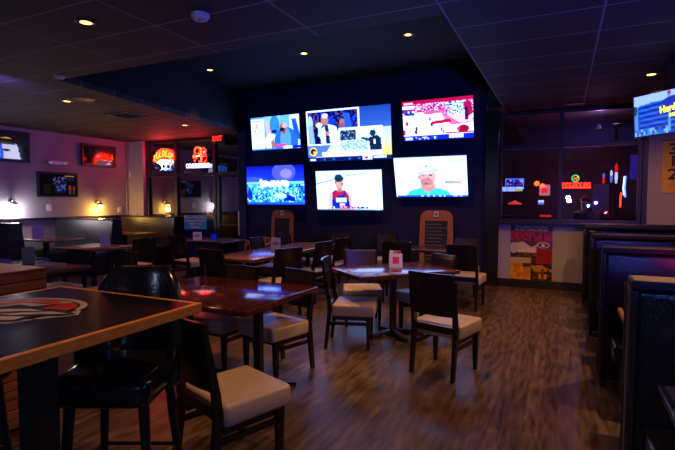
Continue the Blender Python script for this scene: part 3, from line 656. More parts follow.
t = thing('light_box', 'tiny blue and white lit box under the red box sign, stand-in reflection in right window', 'sign', (-.425, 11.5, 1.48))
MB().box((0, .02, .02), (.12, .05, .05), .008).build('housing', glow('white_box', (.9, .9, 1), 1.6), t)
MB().box((0, .02, -.03), (.12, .05, .04), .006).build('panel', glow('blue_box', (.1, .25, 1), 1.6), t); hanger(t, 1.48)
t = thing('bar_counter', 'dark bar counter with red glowing rail added behind the right window for the reflected bar', 'counter', (0, 11.9, 0))
MB().box((0, 0, .55), (4.6, .5, 1.1), .02).build('body', 'espresso', t)
MB().box((0, -.02, 1.12), (4.7, .6, .04), .01).build('counter_top', 'darktop', t)
MB().box((-.33, -.28, 1.17), (.24, .05, .05), .01).build('rail_lamp', glow('rail_red', (1, .02, .02), .9), t)
t = neon('neon_sign', 'long red neon lettering with a green ring above it, stand-in reflection in right window', (.27, 11.5, 1.86), .56, .14, [('red_tube', 'neon_red', .013, sum([[(arc(-.44 + .125 * k, 0, .045, .3, .5 * (k % 3), 4.4 + .6 * (k % 4), 7), False)] for k in range(8)], []) + [([(-.5, -.42), (.5, -.42)], False)]),
    ('green_ring', 'neon_green', .012, [(arc(-.03, 1.0, .125, .5, 0, 6.28 - .4, 18), True)]), ('bird_tube', 'neon_orange', .012, [([(-.1, .9), (-.04, 1.05), (.0, .8), (.04, 1.25)], False)])])
t = thing('mirrored_flash', 'bright white lamp with a bluish halo, stand-in for a flash reflected in the right window', 'lamp', (.14, 11.45, 1.52))  # stands for the flash mirrored in the glass
MB().lathe([(.01, -.045), (.045, -.03), (.05, .0), (.03, .035), (.01, .05)], n=18).build('bulb', 'flash', t); MB().lathe([(.05, .03), (.055, .05), (.02, .09)], n=18).build('socket', 'bezel', t); hanger(t, 1.52)
t = thing('menu_board', 'plain purple board, stand-in reflection in the right window', 'board', (.74, 11.45, 1.56))
MB().box((0, 0, 0), (.3, .03, .60), .006).build('board', 'purple_panel', t); MB().box((0, .03, -.36), (.06, .03, .14)).build('foot', 'black_metal', t)
for x, z0, z1, r, m1, m2, lab in ((.79, 1.88, 2.1, .022, 'neon_blue', 'neon_red', 'reflected short slim blue and red lit tap handle above the purple board'), (.93, 1.9, 2.16, .026, 'neon_white', 'neon_blue', 'reflected white lit tap handle, middle of three above the purple board'), (1.02, 1.88, 2.3, .03, 'neon_red', 'neon_white', 'tallest red and white lit tap handle, stand-in reflection in the right window')):
    t = thing('tap_handle', lab, 'beer tap', (x, 11.5, z0 - .3))
    h = z1 - z0
    dm = glow('tap_' + m1, M[m1].node_tree.nodes['Principled BSDF'].inputs['Emission Color'].default_value[:3], 1.5)
    dm2 = glow('tap_' + m2, M[m2].node_tree.nodes['Principled BSDF'].inputs['Emission Color'].default_value[:3], 1.5)
    MB().lathe([(r * .6, .3), (r, .3 + h * .3), (r * .8, .3 + h * .55)], n=12).build('grip', dm2, t)
    MB().lathe([(r * .8, .3 + h * .55), (r, .3 + h * .8), (r * .3, .3 + h)], n=12).build('cap', dm, t)
    MB().lathe([(.012, -.45), (.012, .3)], n=8).build('stem', 'black_metal', t)
t = neon('neon_tube_lamp', 'tall blue white neon tube with a red stripe, stand-in reflection at right side of the dark window', (1.16, 11.5, 1.78), .14, .5, [('blue_tube', 'neon_blue', .02, [([(.25, -.38), (.1, 0), (.2, .5)], False)]), ('white_tube', 'neon_white', .014, [([(.05, -.3), (-.05, 0), (.05, .48)], False)]), ('red_tube', 'neon_red', .012, [([(-.4, -.8), (-.3, -.2)], False)])])
t = thing('reflected_panel', 'dim violet lit panel, stand-in reflection at upper right of the dark window', 'light', (1.33, 11.3, 2.2))  # glowing panel in place of reflected violet blinds
MB().box((0, 0, 0), (.17, .03, .5), .01).build('panel', glow('violet_panel', (.12, .05, .9), .25), t); hanger(t, 2.2)
L = bpy.data.lights.new('bar_fill', 'POINT'); L.energy = 30; L.color = (.55, .32, .65); L.shadow_soft_size = .05  # unseen fill added to lift the stand-in bar
lo = bpy.data.objects.new('bar_fill', L); col.objects.link(lo); lo.location = (.6, 10.2, 2.9)
# reflected camera operator, built as a stand-in figure behind the right glass
def person(label, x, y, z0):
    me = bpy.data.meshes.new('person'); V = [(0, 0, .0), (0, 0, .25), (0, 0, .42), (0, 0, .53), (0, -.01, .64), (0, -.01, .73), (-.17, 0, .39), (-.2, -.1, .16), (-.05, -.26, .2), (.17, 0, .39), (.26, -.1, .22), (.24, -.28, .42), (.24, -.3, .50)]
    E = [(0, 1), (1, 2), (2, 3), (3, 4), (4, 5), (2, 6), (6, 7), (7, 8), (2, 9), (9, 10), (10, 11), (11, 12)]
    R = [.14, .14, .11, .045, .09, .08, .06, .05, .035, .06, .05, .04, .035]
    me.from_pydata(V, E, []); o = bpy.data.objects.new('person', me); col.objects.link(o)
    o.modifiers.new('skin', 'SKIN'); o.modifiers.new('sub', 'SUBSURF').levels = 1
    for i, r in enumerate(R): me.skin_vertices[0].data[i].radius = (r, r)
    me.skin_vertices[0].data[0].use_root = True
    dg = bpy.context.evaluated_depsgraph_get(); m2 = bpy.data.meshes.new_from_object(o.evaluated_get(dg)); bpy.data.objects.remove(o)
    m2.materials.clear(); m2.materials.append(M['skin'])
    for p in m2.polygons: p.use_smooth = True
    o = bpy.data.objects.new('person', m2); col.objects.link(o); o.location = (x, y, z0); tag(o, label, 'person')
    b = MB(); b.ball((0, .03, .735), (.098, .10, .085)); b.build('hair', 'hair', o)
    b = MB(); b.lathe([(.155, -.02), (.16, .2), (.19, .38), (.17, .46), (.10, .505), (.055, .52)], n=18)
    for v in b.bm.verts: v.co.x *= 1.3; v.co.y *= .85
    b.build('shirt', 'shirt', o)
    return o
person('stand-in for a reflected person in dark shirt, one forearm raised, behind right window', .44, 11.35, .80)

# ------------------------------------------------------------------ poster and banner on the right of the back wall
t = thing('wall_poster', 'food poster in red, white and yellow on the pale half wall panel', 'poster', (-.465, BY - .028, .62))
picture('sheet', 'print', .67, .95, 72, 102, '7a0f14', [('r', 0, 0, 1, .11, '15101c'), ('r', 0, .11, 1, .3, '9c1020'), ('n', .1, .14, .95, .27, [None, '5a0c14', None, 'b83040'], 91, 20), ('r', 0, .29, .62, .7, '4a2c24'), ('p', [(0, .36), (.3, .3), (.5, .4), (.62, .36), (.62, .5), (.3, .5), (.06, .56)], 'd8c0b0'), ('p', [(.2, .45), (.55, .4), (.62, .5), (.4, .55), (.18, .53)], 'e8d8c8'), ('n', .05, .5, .62, .62, ['4a2418', '6a3a24', '8a5434', '38201c'], 92, 24), ('e', .08, .42, .1, .1, 'c8b8c8'), ('r', 0, .6, .5, .7, 'c8b0a4'), ('r', .62, .42, 1, .7, 'a01024'), ('e', .78, .36, .15, .055, 'd8d0d8'), ('e', .78, .36, .12, .04, '701020'), ('e', .78, .365, .04, .025, 'f0e8f0'), ('r', 0, .7, .5, 1, 'd89018'), ('n', 0, .7, .5, 1, [None, 'c07c10', 'e8a428', None], 93, 12), ('r', .3, .7, .5, .76, '5a3410'), ('r', .5, .7, 1, 1, '3a2418'), ('p', [(.5, .74), (.75, .72), (1, .82), (1, .92), (.75, .84), (.55, .86)], 'c8882c'), ('n', .5, .78, 1, 1, ['8a5018', 'd8982c', '4a2c14', None, '2a1810'], 94, 16)], t, gain=.8)
text('heading', 'Throwback Thursdays', .062, 'whiteprint', t, (0, -.003, .445), depth=.001, sx=.92)
text('heading', 'ALL DAY COMBO SPECIAL', .05, 'whiteprint', t, (0, -.003, .395), depth=.001, sx=.9)
t = thing('wall_banner', 'yellow banner with black numbers 3 1 2 on the beige wall', 'banner', (1.53, BY - .02, 2.04))
MB().box((0, 0, 0), (.28, .008, .80), .002).build('sheet', 'yellow', t)
for ch, z in (('3', .265), ('1', .08), ('2', -.12)): text('number', ch, .235, 'blackprint', t, (0, -.006, z), depth=.001, sx=1.25, bold=.004)
text('small_print', 'ALE', .06, 'red_print', t, (0, -.006, -.29), depth=.001, sx=1.2).data.materials[0] = pbr('orange_print', (.5, .16, .02), rough=.6)
MB().box((0, .002, .405), (.30, .014, .012)).build('rail', 'blackprint', t)

# ------------------------------------------------------------------ chalkboards leaning on the tv wall
def chalkboard(x, y, w, h, label, rows, purple):
    t = thing('chalkboard', label, 'chalkboard', (x, y, 0), 0, 'arched chalkboards under the televisions')
    t.rotation_euler = (-.06, 0, 0)
    def outline(w, h, r=.16):
        pts = [(-w * .46, .02), (w * .46, .02), (w * .5, h * .55), (w * .485, h - r)]
        pts += [(w * .485 - r * (1 - math.cos(a)), h - r + (r * .95) * math.sin(a)) for a in (.3, .6, .9, 1.2, 1.5)]
        pts += [(-p[0], p[1]) for p in pts[::-1] if p[1] > .03]
        return pts
    MB().prism(outline(w, h), 'y', .0, .03).build('frame', 'chalk_frame', t)
    MB().box((0, -.006, h * .46), (w * .66, .012, h * .78), .002).build('slate', 'slate', t)
    MB().box((0, -.016, h - .085), (.085, .012, .10), .003).build('badge', 'white_card', t)
    MB().ball((0, -.023, h - .085), (.022, .003, .026)).build('badge_mark', pbr('badge_blue', (.05, .06, .25), rough=.5), t)
    rnd = random.Random(label); b = MB()
    for r in range(rows):
        z = h * .80 - r * h * .048; x0 = -w * .29; x1 = x0 + w * rnd.uniform(.4, .58)
        xx = x0
        while xx < x1:
            L = rnd.uniform(.025, .06)
            pts = [(xx + L * i / 6, -.0135, z + .006 * math.sin(i * 2.3 + rnd.random() * 2)) for i in range(7)]
            b.tube(pts, .0022, 4); xx += L + rnd.uniform(.01, .02)
    b.build('chalk_writing', 'chalk' if not purple else pbr('faint_chalk', (.12, .06, .12), rough=.9), t)
    for s in (-1, 1): MB().box((s * w * .33, .06, .3), (.035, .02, .6)).build('leg', 'chalk_frame', t)
    return t
chalkboard(-5.46, 8.6, .56, 1.34, 'tall arched chalkboard in orange wood frame, left one behind the communal table', 8, True)
chalkboard(-2.10, 8.6, .63, 1.35, 'arched chalkboard with rows of white writing, under the right television', 11, False)

# ------------------------------------------------------------------ chairs
def make_chair(backmat='espresso', top=.915):
    t = thing('dining_chair', 'dining chair', 'chair')
    W2 = .20
    for s in (-1, 1):
        b = MB()
        b.beam((s * W2, -.25, 0), (s * W2, -.205, .40), .03, .038, .034, .045).beam((s * W2, -.205, .40), (s * W2, -.215, .52), .038, .036, .045, .042).beam((s * W2, -.215, .52), (s * W2, -.285, top - .005), .036, .028, .042, .026)
        b.build('rear_leg', 'espresso', t)
        MB().beam((s * W2, .19, 0), (s * W2, .19, .35), .030, .048, .030, .048).build('front_leg', 'espresso', t)
    b = MB(); b.box((0, .04, .403), (.47, .44, .125), .026, seg=3); b.smooth = True
    b.build('seat_cushion', 'taupe', t)
    b = MB(); b.box((0, .19, .325), (.37, .022, .04)).box((0, -.214, .425), (.37, .03, .06))
    for s in (-1, 1): b.box((s * W2, 0, .325), (.022, .36, .04))
    b.build('seat_frame', 'espresso', t)
    # curved back panel, flush between the posts
    b = MB(); n = 8; bm = b.bm; rows = []
    for z in (.545, .73, top):
        yb = -.215 - (z - .52) * .16
        rows.append([(-.195 + .39 * i / n, yb - .022 * (1 - (2 * i / n - 1) ** 2), z) for i in range(n + 1)])
    F = [[bm.verts.new(p) for p in r] for r in rows]; B = [[bm.verts.new((p[0], p[1] - .022, p[2])) for p in r] for r in rows]
    for j in range(2):
        for i in range(n):
            bm.faces.new((F[j][i], F[j][i+1], F[j+1][i+1], F[j+1][i])); bm.faces.new((B[j][i], B[j+1][i], B[j+1][i+1], B[j][i+1]))
    for i in range(n):
        bm.faces.new((F[0][i], B[0][i], B[0][i+1], F[0][i+1])); bm.faces.new((F[2][i], F[2][i+1], B[2][i+1], B[2][i]))
    for j in range(2):
        bm.faces.new((F[j][0], F[j+1][0], B[j+1][0], B[j][0])); bm.faces.new((F[j][n], B[j][n], B[j+1][n], F[j+1][n]))
    b.smooth = True
    b.build('back_panel', backmat, t)
    for s in (-1, 1): MB().beam((s * W2, -.23, .265), (s * W2, .19, .265), .02, .02, .032, .032).build('stretcher', 'espresso', t)
    return t
base_e = make_chair(); base_w = make_chair('walnut', .88)
used = {'e': False, 'w': False}
def chair(kind, x, y, ang, label, group=None):
    """ang: direction the sitter faces, degrees clockwise from +y"""
    src = base_e if kind == 'e' else base_w
    o = src if not used[kind] else copy_tree(src)
    used[kind] = True
    return place(o, (x, y, 0), -math.radians(ang), label, group)
GA, GB, GC, GD = 'chairs around the red table', 'chairs around the square table', 'chairs around the long communal table', 'chairs of the left dining area'
chair('e', -1.70, 2.14, 20, 'dining chair with tan seat in the foreground, its back right against the black bar stool', GA)
chair('w', -2.28, 3.52, 196, 'brown-backed dining chair at the far right of the red table, seat showing below', GA)
chair('w', -2.88, 3.50, 184, 'brown-backed dining chair at the far side of the red table, next to the bar stool', GA)
chair('e', -1.99, 4.53, 73, 'dining chair with orange-lit seat at left of the square table, seen side-on', GB)
chair('e', -.92, 4.19, 15, 'dining chair turned away in front of the square table, tan seat behind its dark back', GB)
chair('w', -2.22, 5.36, 154, 'dining chair behind the left corner of the square table, back purplish in screen light', GB)
chair('w', -1.43, 5.37, 217, 'dining chair with amber-lit back behind the tent card on the square table', GB)
chair('e', -3.42, 5.28, -68, 'dark dining chair on the right side of the communal table, nearest one', GC)
chair('e', -3.46, 6.26, -82, 'dark dining chair on the right side of the communal table, second from camera', GC)
chair('e', -3.50, 6.98, -86, 'dark dining chair on the right side of the communal table, farthest one', GC)
chair('e', -4.28, 6.48, 82, 'dark dining chair on the left side of the communal table, nearer one', GC)
chair('e', -4.30, 7.36, 86, 'dark dining chair on the left side of the communal table, farther one', GC)
chair('w', -3.85, 7.92, 180, 'purplish dining chair at the far end of the communal table', GC)
chair('e', -3.97, 4.93, 6, 'dark dining chair at the near end of the communal table, back to camera', GC)
chair('e', -1.22, 6.86, 4, 'dark dining chair with its back to camera, right of the amber-lit chair', 'chairs below the right chalkboard')
chair('e', -2.26, 6.92, -12, 'dark dining chair just left of the right chalkboard table, back to camera', 'chairs below the right chalkboard')
chair('w', -1.42, 7.72, 178, 'dining chair with pale reflections at the wall, right of the chalkboard', 'chairs below the right chalkboard')
chair('w', -2.98, 8.2, 175, 'dining chair with brown back against the tv wall, left of the right chalkboard', 'chairs below the right chalkboard')
chair('w', -5.72, 3.80, 182, 'brown-backed dining chair behind the dark left table, nearer the left edge', GD)
chair('w', -4.98, 3.92, 188, 'brown-backed dining chair at the right end of the dark left table', GD)
chair('e', -6.40, 5.58, -84, 'dark dining chair side-on between the left tables, with a purple-edged back', GD)
chair('e', -6.00, 6.44, 8, 'large dark dining chair with its back to camera, in front of the teal sign', GD)

# ------------------------------------------------------------------ tables
def pedestal(t, x, y, h, r=.03, spread=.3, mat='black_metal', rot=0., ht=None):
    MB().box((x, y, h / 2), (r * 2, r * 2, h - .04), .004).build('pedestal_post', mat, t)
    b = MB()
    for k in range(4):
        a = rot + k * PI / 2; dx, dy = math.cos(a), math.sin(a)
        b.beam((x + dx * .03, y + dy * .03, .045), (x + dx * spread, y + dy * spread, .018), .06, .05, .05, .03, side=(-dy, dx, 0))
    b.build('pedestal_base', mat, t)
    MB().box((x, y, h - .02), (.34, .34, .014)).build('support_plate', mat, t)
def table(label, x, y, rz, w, d, h, top, edge, posts, group=None, th=.045, mat='black_metal', name='dining_table', rot=PI/4):
    t = thing(name, label, 'table', (x, y, 0), rz, group)
    b = MB(); b.box((0, 0, h - th / 2), (w, d, th), .012, seg=3); b.smooth = True; b.build('table_top', top, t)
    if edge:
        b = MB()
        for s in (-1, 1): b.box((s * (w / 2 + .008), 0, h - th / 2 - .002), (.018, d, th), .005); b.box((0, s * (d / 2 + .008), h - th / 2 - .002), (w + .03, .018, th), .005)
        b.build('edge_band', edge, t)
    for px, py in posts: pedestal(t, px, py, h - th, mat=mat, rot=rot)
    return t
table('glossy red wooden table in the middle foreground on black posts', -2.63, 3.16, 0, 1.36, 1.06, .76, 'cherry', None, ((.46, -.08), (-.27, -.08)), rot=PI/4)
table('dark square table on a grey cross base, tent card on top', -1.70, 5.02, math.radians(-41), .80, 1.24, .76, 'mahogany', None, ((0, 0),), mat='grey_metal', rot=0)
table('long light-brown communal table below the televisions', -3.94, 6.22, 0, .76, 2.5, .76, 'oak', None, ((0, -.85), (0, .85)))
table('small dark table in front of the right chalkboard', -1.75, 7.42, 0, 1.0, .66, .76, 'mahogany', None, ((0, 0),))
table('dark left table reflecting purple light behind the plank counter', -5.65, 3.32, 0, 1.3, .84, .76, 'darktop', None, ((-.35, 0), (.35, 0)))
table('brown table beyond the dark left table, near the left booths', -7.05, 5.30, 0, .95, .8, .76, 'oak', None, ((0, 0),))
table('table with teal sign beside it, behind the large dark chair', -6.2, 7.2, 0, 1.2, .8, .76, 'darktop', None, ((-.3, 0), (.3, 0)))
# high-top table
t = thing('high_top_table', 'black high-top table with orange wood edge and a red and white emblem', 'table', (-1.97, 1.18, 0))
MB().box((0, 0, 1.0385), (.945, .905, .043), .002).build('table_top', 'black_top', t)
b = MB()
for s in (-1, 1): b.box((s * .4815, 0, 1.0385), (.022, .95, .045), .004); b.box((0, s * .4635, 1.0385), (.942, .022, .045), .004)
b.build('edge_band', 'orange_wood', t)
MB().box((-.02, .04, .51), (.11, .11, 1.0), .006).build('pedestal_post', 'black_metal', t)
b = MB()
for k in range(4):
    a = k * PI / 2 + PI / 4; dx, dy = math.cos(a), math.sin(a)
    b.beam((dx * .05, .04 + dy * .05, .05), (dx * .36, .04 + dy * .36, .02), .08, .06, .06, .03, side=(-dy, dx, 0))
b.build('pedestal_base', 'black_metal', t)
MB().box((0, .04, 1.008), (.4, .4, .015)).build('support_plate', 'black_metal', t)
# emblem: pale oval band, red field, a pale winged head across it
def flatpoly(b, pts, z): b.prism(pts, 'z', z, z + .0006)
em = MB()
emx = bpy.data.objects.new('table_emblem', None); col.objects.link(emx); emx.parent = t; emx.location = (-.17, .03, 1.0605); emx.rotation_euler = (0, 0, math.radians(25)); emx.scale = (.80, 1.10, 1)
def oval(rx, ry, n=40): return [(rx * math.cos(2 * PI * i / n), ry * math.sin(2 * PI * i / n)) for i in range(n)]
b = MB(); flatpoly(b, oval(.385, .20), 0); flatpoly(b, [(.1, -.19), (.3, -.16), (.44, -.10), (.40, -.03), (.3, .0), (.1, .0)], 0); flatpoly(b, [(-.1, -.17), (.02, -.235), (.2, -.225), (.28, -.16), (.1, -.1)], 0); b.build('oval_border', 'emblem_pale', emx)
b = MB(); flatpoly(b, oval(.35, .172), .0008); b.build('oval_ring', 'blackprint', emx)
b = MB(); flatpoly(b, oval(.335, .158), .0016); b.build('oval_field', 'deep_red_print', emx)
b = MB()
flatpoly(b, [(-.32, -.07), (-.22, .06), (.02, .10), (.2, .065), (.16, .0), (.3, -.03), (.42, -.09), (.36, -.125), (.24, -.12), (.22, -.2), (.04, -.215), (-.04, -.16), (-.1, -.09), (-.26, -.1)], .0024)
b.build('emblem_backing', 'blackprint', emx)
b = MB()
flatpoly(b, [(-.29, -.06), (-.2, .03), (-.02, .05), (-.1, .0), (-.2, -.06)], .0032)
flatpoly(b, [(-.16, .055), (.02, .085), (.17, .055), (.08, .03), (.0, .06)], .0032)
flatpoly(b, [(-.14, -.05), (.0, -.02), (.12, -.02), (.22, -.05), (.1, -.05), (-.02, -.075)], .0032)
flatpoly(b, [(.02, -.1), (.14, -.075), (.27, -.06), (.39, -.095), (.24, -.1), (.12, -.115)], .0032)
flatpoly(b, [(.0, -.15), (.08, -.13), (.2, -.14), (.19, -.185), (.06, -.195)], .0032)
flatpoly(b, [(.16, .115), (.22, .12), (.26, .09), (.2, .085)], .0032)
flatpoly(b, [(-.27, .075), (-.2, .11), (-.1, .125), (-.14, .095)], .0032)
flatpoly(b, [(-.2, -.115), (-.12, -.135), (-.14, -.11)], .0032)
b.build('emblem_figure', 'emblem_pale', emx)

# plank counter at the left edge
t = thing('plank_counter', 'high counter clad in reddish wood planks at the left edge, behind the high-top', 'counter', (-3.53, 1.45, 0))
for k in range(16):
    z = .03 + k * .064
    b = MB(); b.box((.31, 0, z + .03), (.02, 1.2, .058), .004); b.box((0, .59, z + .03), (.6, .02, .058), .004); b.build('plank', 'redplank', t)
MB().box((0, 0, .51), (.6, 1.16, 1.0)).build('carcass', 'espresso', t)
MB().box((0, 0, 1.058), (.64, 1.2, .014), .003).build('counter_top', 'redplank', t)

# ------------------------------------------------------------------ bar stools
def make_stool():
    t = thing('bar_stool', 'bar stool', 'stool')
    b = MB(); b.box((0, .02, .665), (.46, .46, .15), .055, seg=4); b.smooth = True
    b.build('seat_cushion', 'black_vinyl', t)
    # padded bucket back: one shell wrapping the rear of the seat, rounded at its top corners
    b = MB(); bm = b.bm; n = 22
    path = []
    for i in range(n + 1):
        u = -1 + 2 * i / n; a = u * 1.42
        path.append((.228 * math.copysign(abs(math.sin(a)) ** .8, a), .05 - .28 * abs(math.cos(a)) ** .6, u))
    R = []
    for i, (x, y, u) in enumerate(path):
        top = 1.175 - .03 * abs(u) ** 2 - .55 * max(0, abs(u) - .30) ** 2.0 * 1.6
        x0, y0, _ = path[max(i - 1, 0)]; x1, y1, _ = path[min(i + 1, n)]
        tx, ty = x1 - x0, y1 - y0; L = math.hypot(tx, ty); nx, ny = ty / L, -tx / L
        ring = []
        for o, z in ((0, .60), (0, .80), (.0, top - .035), (.012, top - .008), (.03, top), (.048, top - .008), (.06, top - .035), (.058, .80), (.05, .60)):
            k = 1 + .06 * (z - .6) / .6
            ring.append(bm.verts.new(((x + nx * (o - .02)) * k, (y + ny * (o - .02)) * k - .04 * (z - .6), z)))
        R.append(ring)
    for A, B in zip(R, R[1:]):
        m = len(A)
        for k in range(m): bm.faces.new((A[k], A[(k+1) % m], B[(k+1) % m], B[k]))
    bm.faces.new(R[0]); bm.faces.new(R[-1][::-1]); b.smooth = True
    b.build('backrest', 'black_vinyl', t)
    for sx in (-1, 1):
        for sy in (-1, 1):
            MB().tube([(sx * .17, sy * .16, .60), (sx * .185, sy * .175, .35), (sx * .215, sy * .21, 0)], [.026, .022, .018], 10).build('leg', 'black_metal', t)
    b = MB(); b.tube([(.2, .19, .22), (-.2, .19, .22), (-.2, -.19, .22), (.2, -.19, .22)], .011, 8, closed=True); b.build('foot_rail', 'black_metal', t)
    return t
st = make_stool()
place(st, (-1.94, 1.60, 0), math.radians(-180 + 25), 'black vinyl bar stool with rounded high back tucked under the high-top table', 'black bar stools')
place(copy_tree(st), (-2.83, 1.25, 0), math.radians(-90), 'black bar stool at the left edge, only its lower legs beside the high-top post', 'black bar stools')

# ------------------------------------------------------------------ booths
def booth(y, label, near=True, far=True, x0=.31, x1=1.93):
    t = thing('booth_bench', label, 'booth', (0, y, 0), 0, 'black vinyl booths at right')
    MB().box(((x0 + x1) / 2, 0, .57), (x1 - x0 - .03, .15, 1.06), .03, seg=3).build('back_panel', 'booth_vinyl', t)
    MB().box(((x0 + x1) / 2, 0, 1.125), (x1 - x0, .19, .05), .012).build('top_cap', 'booth_cap', t)
    MB().box((x0 + .012, 0, .555), (.03, .2, 1.09), .006).build('end_board', 'espresso', t)
    for sy in (-1, 1): MB().tube([(x0 - .006, sy * .085, .06 + k * .05) for k in range(22)], [.006 if k % 2 else .003 for k in range(22)], 6).build('trim_bead', 'grey_metal', t)
    for s, on in ((-1, near), (1, far)):
        if not on: continue
        b = MB(); b.box(((x0 + x1) / 2 + .02, s * .31, .40), (x1 - x0 - .07, .46, .13), .035, seg=4); b.smooth = True; b.build('seat_cushion', 'booth_vinyl', t)
        MB().box(((x0 + x1) / 2 + .05, s * .29, .17), (x1 - x0 - .14, .40, .34)).build('seat_base', 'espresso', t)
    return t
booth(2.70, 'nearest black vinyl booth at right, its seat edge catching blue light')
booth(4.45, 'black vinyl booth at right with red glow on its back, second from camera')
booth(6.05, 'black vinyl booth at right, third from camera, blue sheen along its top')
booth(7.85, 'farthest black vinyl booth at right, against the half wall', far=True)
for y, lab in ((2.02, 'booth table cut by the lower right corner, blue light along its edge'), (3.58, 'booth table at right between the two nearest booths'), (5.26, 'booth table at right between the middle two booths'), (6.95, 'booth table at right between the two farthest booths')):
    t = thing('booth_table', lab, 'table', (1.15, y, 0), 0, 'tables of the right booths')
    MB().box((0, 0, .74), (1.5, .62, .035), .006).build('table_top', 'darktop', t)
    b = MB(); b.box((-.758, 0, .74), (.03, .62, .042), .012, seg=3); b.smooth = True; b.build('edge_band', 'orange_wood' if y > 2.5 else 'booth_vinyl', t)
    MB().box((.2, 0, .37), (.08, .08, .70)).build('pedestal_post', 'black_metal', t)
    MB().box((.2, 0, .02), (.4, .4, .03), .006).build('pedestal_base', 'black_metal', t)

def wall_booth(y, label, near=True, far=True):
    x0, x1 = LX + .1, -8.42
    t = thing('booth_bench', label, 'booth', (0, y, 0), 0, 'booths along the left wall')
    prof = [(-.20, 0.05), (.20, 0.05), (.09, 1.10), (-.09, 1.10)]
    MB().prism(prof, 'x', x0, x1 - .05).build('back_panel', 'wall_booth_vinyl', t)
    MB().prism([(p[0] * 1.12, p[1]) for p in prof], 'x', x1 - .05, x1).build('end_board', 'espresso', t)
    MB().box(((x0 + x1) / 2, 0, 1.115), (x1 - x0 + .03, .23, .035), .008).build('top_cap', 'espresso', t)
    for s, on in ((-1, near), (1, far)):
        if not on: continue
        b = MB(); b.box(((x0 + x1) / 2 - .02, s * .41, .41), (x1 - x0 - .08, .46, .12), .03, seg=3); b.smooth = True; b.build('seat_cushion', 'wall_booth_vinyl', t)
        MB().box(((x0 + x1) / 2 - .02, s * .40, .19), (x1 - x0 - .12, .38, .32)).build('seat_base', 'espresso', t)
    return t
wall_booth(4.87, 'booth at the left wall under the white wall lamp, end board showing')
wall_booth(6.9, 'long booth back at the left wall reflecting the amber lamp')
wall_booth(8.62, 'booth against the left window wall with a yellow lamp reflection', far=False)
for y, lab in ((5.95, 'booth table at the left wall below the white lamp'), (7.82, 'booth table at the left wall below the amber lamp')):
    t = thing('booth_table', lab, 'table', (-9.4, y, 0), 0, 'tables of the left booths')
    MB().box((0, 0, .745), (1.6, .66, .035), .006).build('table_top', 'oak', t)
    MB().box((.1, 0, .37), (.08, .08, .71)).build('pedestal_post', 'black_metal', t)
    MB().box((.1, 0, .02), (.45, .45, .03), .006).build('pedestal_base', 'black_metal', t)

# ------------------------------------------------------------------ small things on tables
def card(x, y, z, rz, label, w=.11, h=.17, stand='caddy', face='white_card', red=False, print_=True):
    t = thing('table_card', label, 'menu card', (x, y, z), rz, 'cards standing on the tables')
    b = MB(); b.prism([(-.03, 0), (.03, 0), (.004, h), (-.004, h)], 'x', -w / 2, w / 2); b.build('card', face, t)
    if red:
        MB().box((.0, -.0165, h * .52), (w * .5, .003, h * .52), .001, rot=Matrix.Rotation(-.15, 4, 'X')).build('red_print', 'red_print', t)
    elif print_:
        MB().box((0, -.0155, h * .55), (w * .7, .003, h * .3), .001, rot=Matrix.Rotation(-.15, 4, 'X')).build('print_panel', 'grey_card', t)
    return t
def caddy(x, y, z, rz, label):
    t = thing('condiment_caddy', label, 'condiment caddy', (x, y, z), rz)
    t.scale = (.72, .9, .9)
    b = MB(); b.box((0, 0, .008), (.2, .11, .016), .003).box((0, .052, .05), (.2, .006, .08)).box((0, -.052, .03), (.2, .006, .045)).box((.098, 0, .04), (.006, .11, .065)).box((-.098, 0, .04), (.006, .11, .065)); b.build('tray', 'black_metal', t)
    MB().tube([(-.09, .05, .08), (-.09, .05, .17), (.09, .05, .17), (.09, .05, .08)], .004, 6).build('wire_handle', 'black_metal', t)
    for dx, m in ((-.065, 'white_card'), (.0, 'orange_wood'), (.062, 'redplank')):
        b = MB()
        for k in range(4): b.box((dx, -.03 + k * .02, .105), (.055, .008, .17 + .008 * (k % 2)), .002, rot=Matrix.Rotation(.06 * (k - 1.5), 4, 'Y'))
        b.build('packets', m, t)
    return t
rz = math.radians(25)
card(-1.71, 5.14, .76, rz, 'white card with red print on the dark square table', .15, .155, red=True)
caddy(-1.753, 5.26, .76, rz, 'condiment caddy behind the white card on the square table')
card(-4.03, 6.20, .76, math.radians(32), 'white card on the long communal table', .15, .17)
caddy(-4.10, 6.33, .76, math.radians(32), 'condiment caddy behind the white card on the communal table')
card(-5.82, 3.50, .76, math.radians(57), 'pale tall card on the dark left table beside blue cloth', .13, .20, face='grey_card')
card(-9.55, 5.95, .762, math.radians(55), 'dark framed card on the booth table below the white lamp', .2, .26, face='grey_card')
card(-6.95, 5.45, .76, math.radians(50), 'pale purple card on the brown table by the left booths', .15, .20, face='grey_card')
card(-6.38, 7.05, .76, math.radians(35), 'small white card on the table below the teal sign', .16, .15)
# folded blue cloth
t = thing('folded_cloth', 'blue folded cloth with white stripes on the dark left table', 'cloth', (-6.08, 3.22, .76), .5)
b = MB(); b.box((0, 0, .03), (.34, .24, .06), .022, seg=3); b.smooth = True
for v in b.bm.verts: v.co.z += .018 * math.sin(v.co.x * 22) * (v.co.z > .03)
b.build('cloth', 'blue_cloth', t)
MB().box((.02, 0, .068), (.04, .235, .012), .004).build('stripe', 'white_card', t); MB().box((-.09, 0, .06), (.05, .235, .012), .004).build('stripe', 'white_card', t)
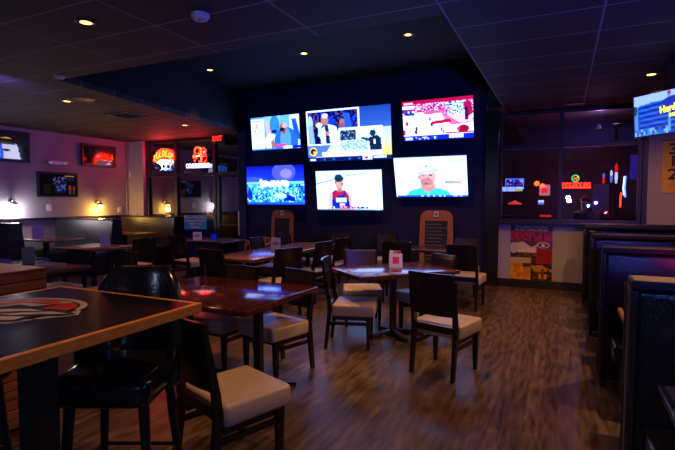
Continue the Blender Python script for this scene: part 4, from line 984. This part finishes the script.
# teal notice on a post
t = thing('notice_sign', 'teal notice with pale lettering on a stand near the glass door', 'sign', (-6.98, 7.66, 0), math.radians(30))
MB().box((0, 0, 1.06), (.46, .02, .30), .006).build('board', 'teal', t)
for s, z in (('Please Wait Here', 1.165), ('Someone Will Be', 1.095), ('With You', 1.025), ('Shortly', .955)): text('lettering', s, .062, 'peachprint', t, (0, -.013, z), depth=.001, bold=.002)
MB().tube([(0, .015, .03), (0, .015, 1.0)], .015, 10).build('post', 'grey_metal', t)
MB().lathe([(.17, 0), (.17, .012), (.03, .03)], n=24).build('base', 'grey_metal', t)
t = thing('candle_cup', 'small glowing blue glass cup under the teal notice', 'candle cup', (-6.12, 7.22, .76))
MB().lathe([(.03, 0), (.045, .02), (.05, .1), (.047, .1), (.04, .02)], n=16).build('cup', 'blue_glass', t)
MB().lathe([(.02, .02), (.02, .06), (.004, .065)], n=10).build('candle', 'white_card', t)
# wire card holder on the red table
t = thing('card_holder', 'slim clear card holder with a round foot on the red table', 'card holder', (-2.83, 3.22, .76))
MB().lathe([(.035, 0), (.035, .006), (.012, .012)], n=18).build('foot', 'silver', t)
MB().tube([(0, 0, .01), (0, 0, .19)], .0035, 6).build('rod', 'silver', t)
b = MB(); b.box((-6.66, 8.735, 1.0), (.03, .05, .56), .004); struct(b.build('trim_10', 'white_plastic'))
# wooden high chair
t = thing('high_chair', 'honey wooden high chair beside the tv wall near the glass door', 'high chair', (-5.25, 7.45, 0), math.radians(20))
for sx in (-1, 1):
    for sy in (-1, 1):
        MB().beam((sx * .23, sy * .22, 0), (sx * .18, sy * .15, .78 if sy < 0 else .80), .035, .035).build('leg', 'honey', t)
    MB().beam((sx * .195, -.2, .68), (sx * .195, .2, .70), .03, .03).build('arm_rail', 'honey', t)
    MB().beam((sx * .21, -.2, .3), (sx * .21, .2, .3), .025, .025).build('stretcher', 'honey', t)
MB().box((0, 0, .50), (.36, .32, .025), .005).build('seat', 'honey', t)
MB().box((0, .165, .76), (.38, .022, .09), .006).build('back_rail', 'honey', t)
MB().box((0, -.165, .74), (.38, .025, .05), .006).build('front_rail', 'honey', t)

# ------------------------------------------------------------------ world and view
w = bpy.data.worlds.new('world'); sc.world = w; w.use_nodes = True
bg = w.node_tree.nodes['Background']; bg.inputs[0].default_value = (.2, .22, .6, 1); bg.inputs[1].default_value = .01
vs = sc.view_settings
sc.display_settings.display_device = 'sRGB'
vs.view_transform = 'Standard'; vs.look = 'None'; vs.exposure = 0; vs.gamma = 1; vs.use_curve_mapping = False
sc.cycles.use_denoising = True
sc.cycles.max_bounces = 8; sc.cycles.transparent_max_bounces = 12
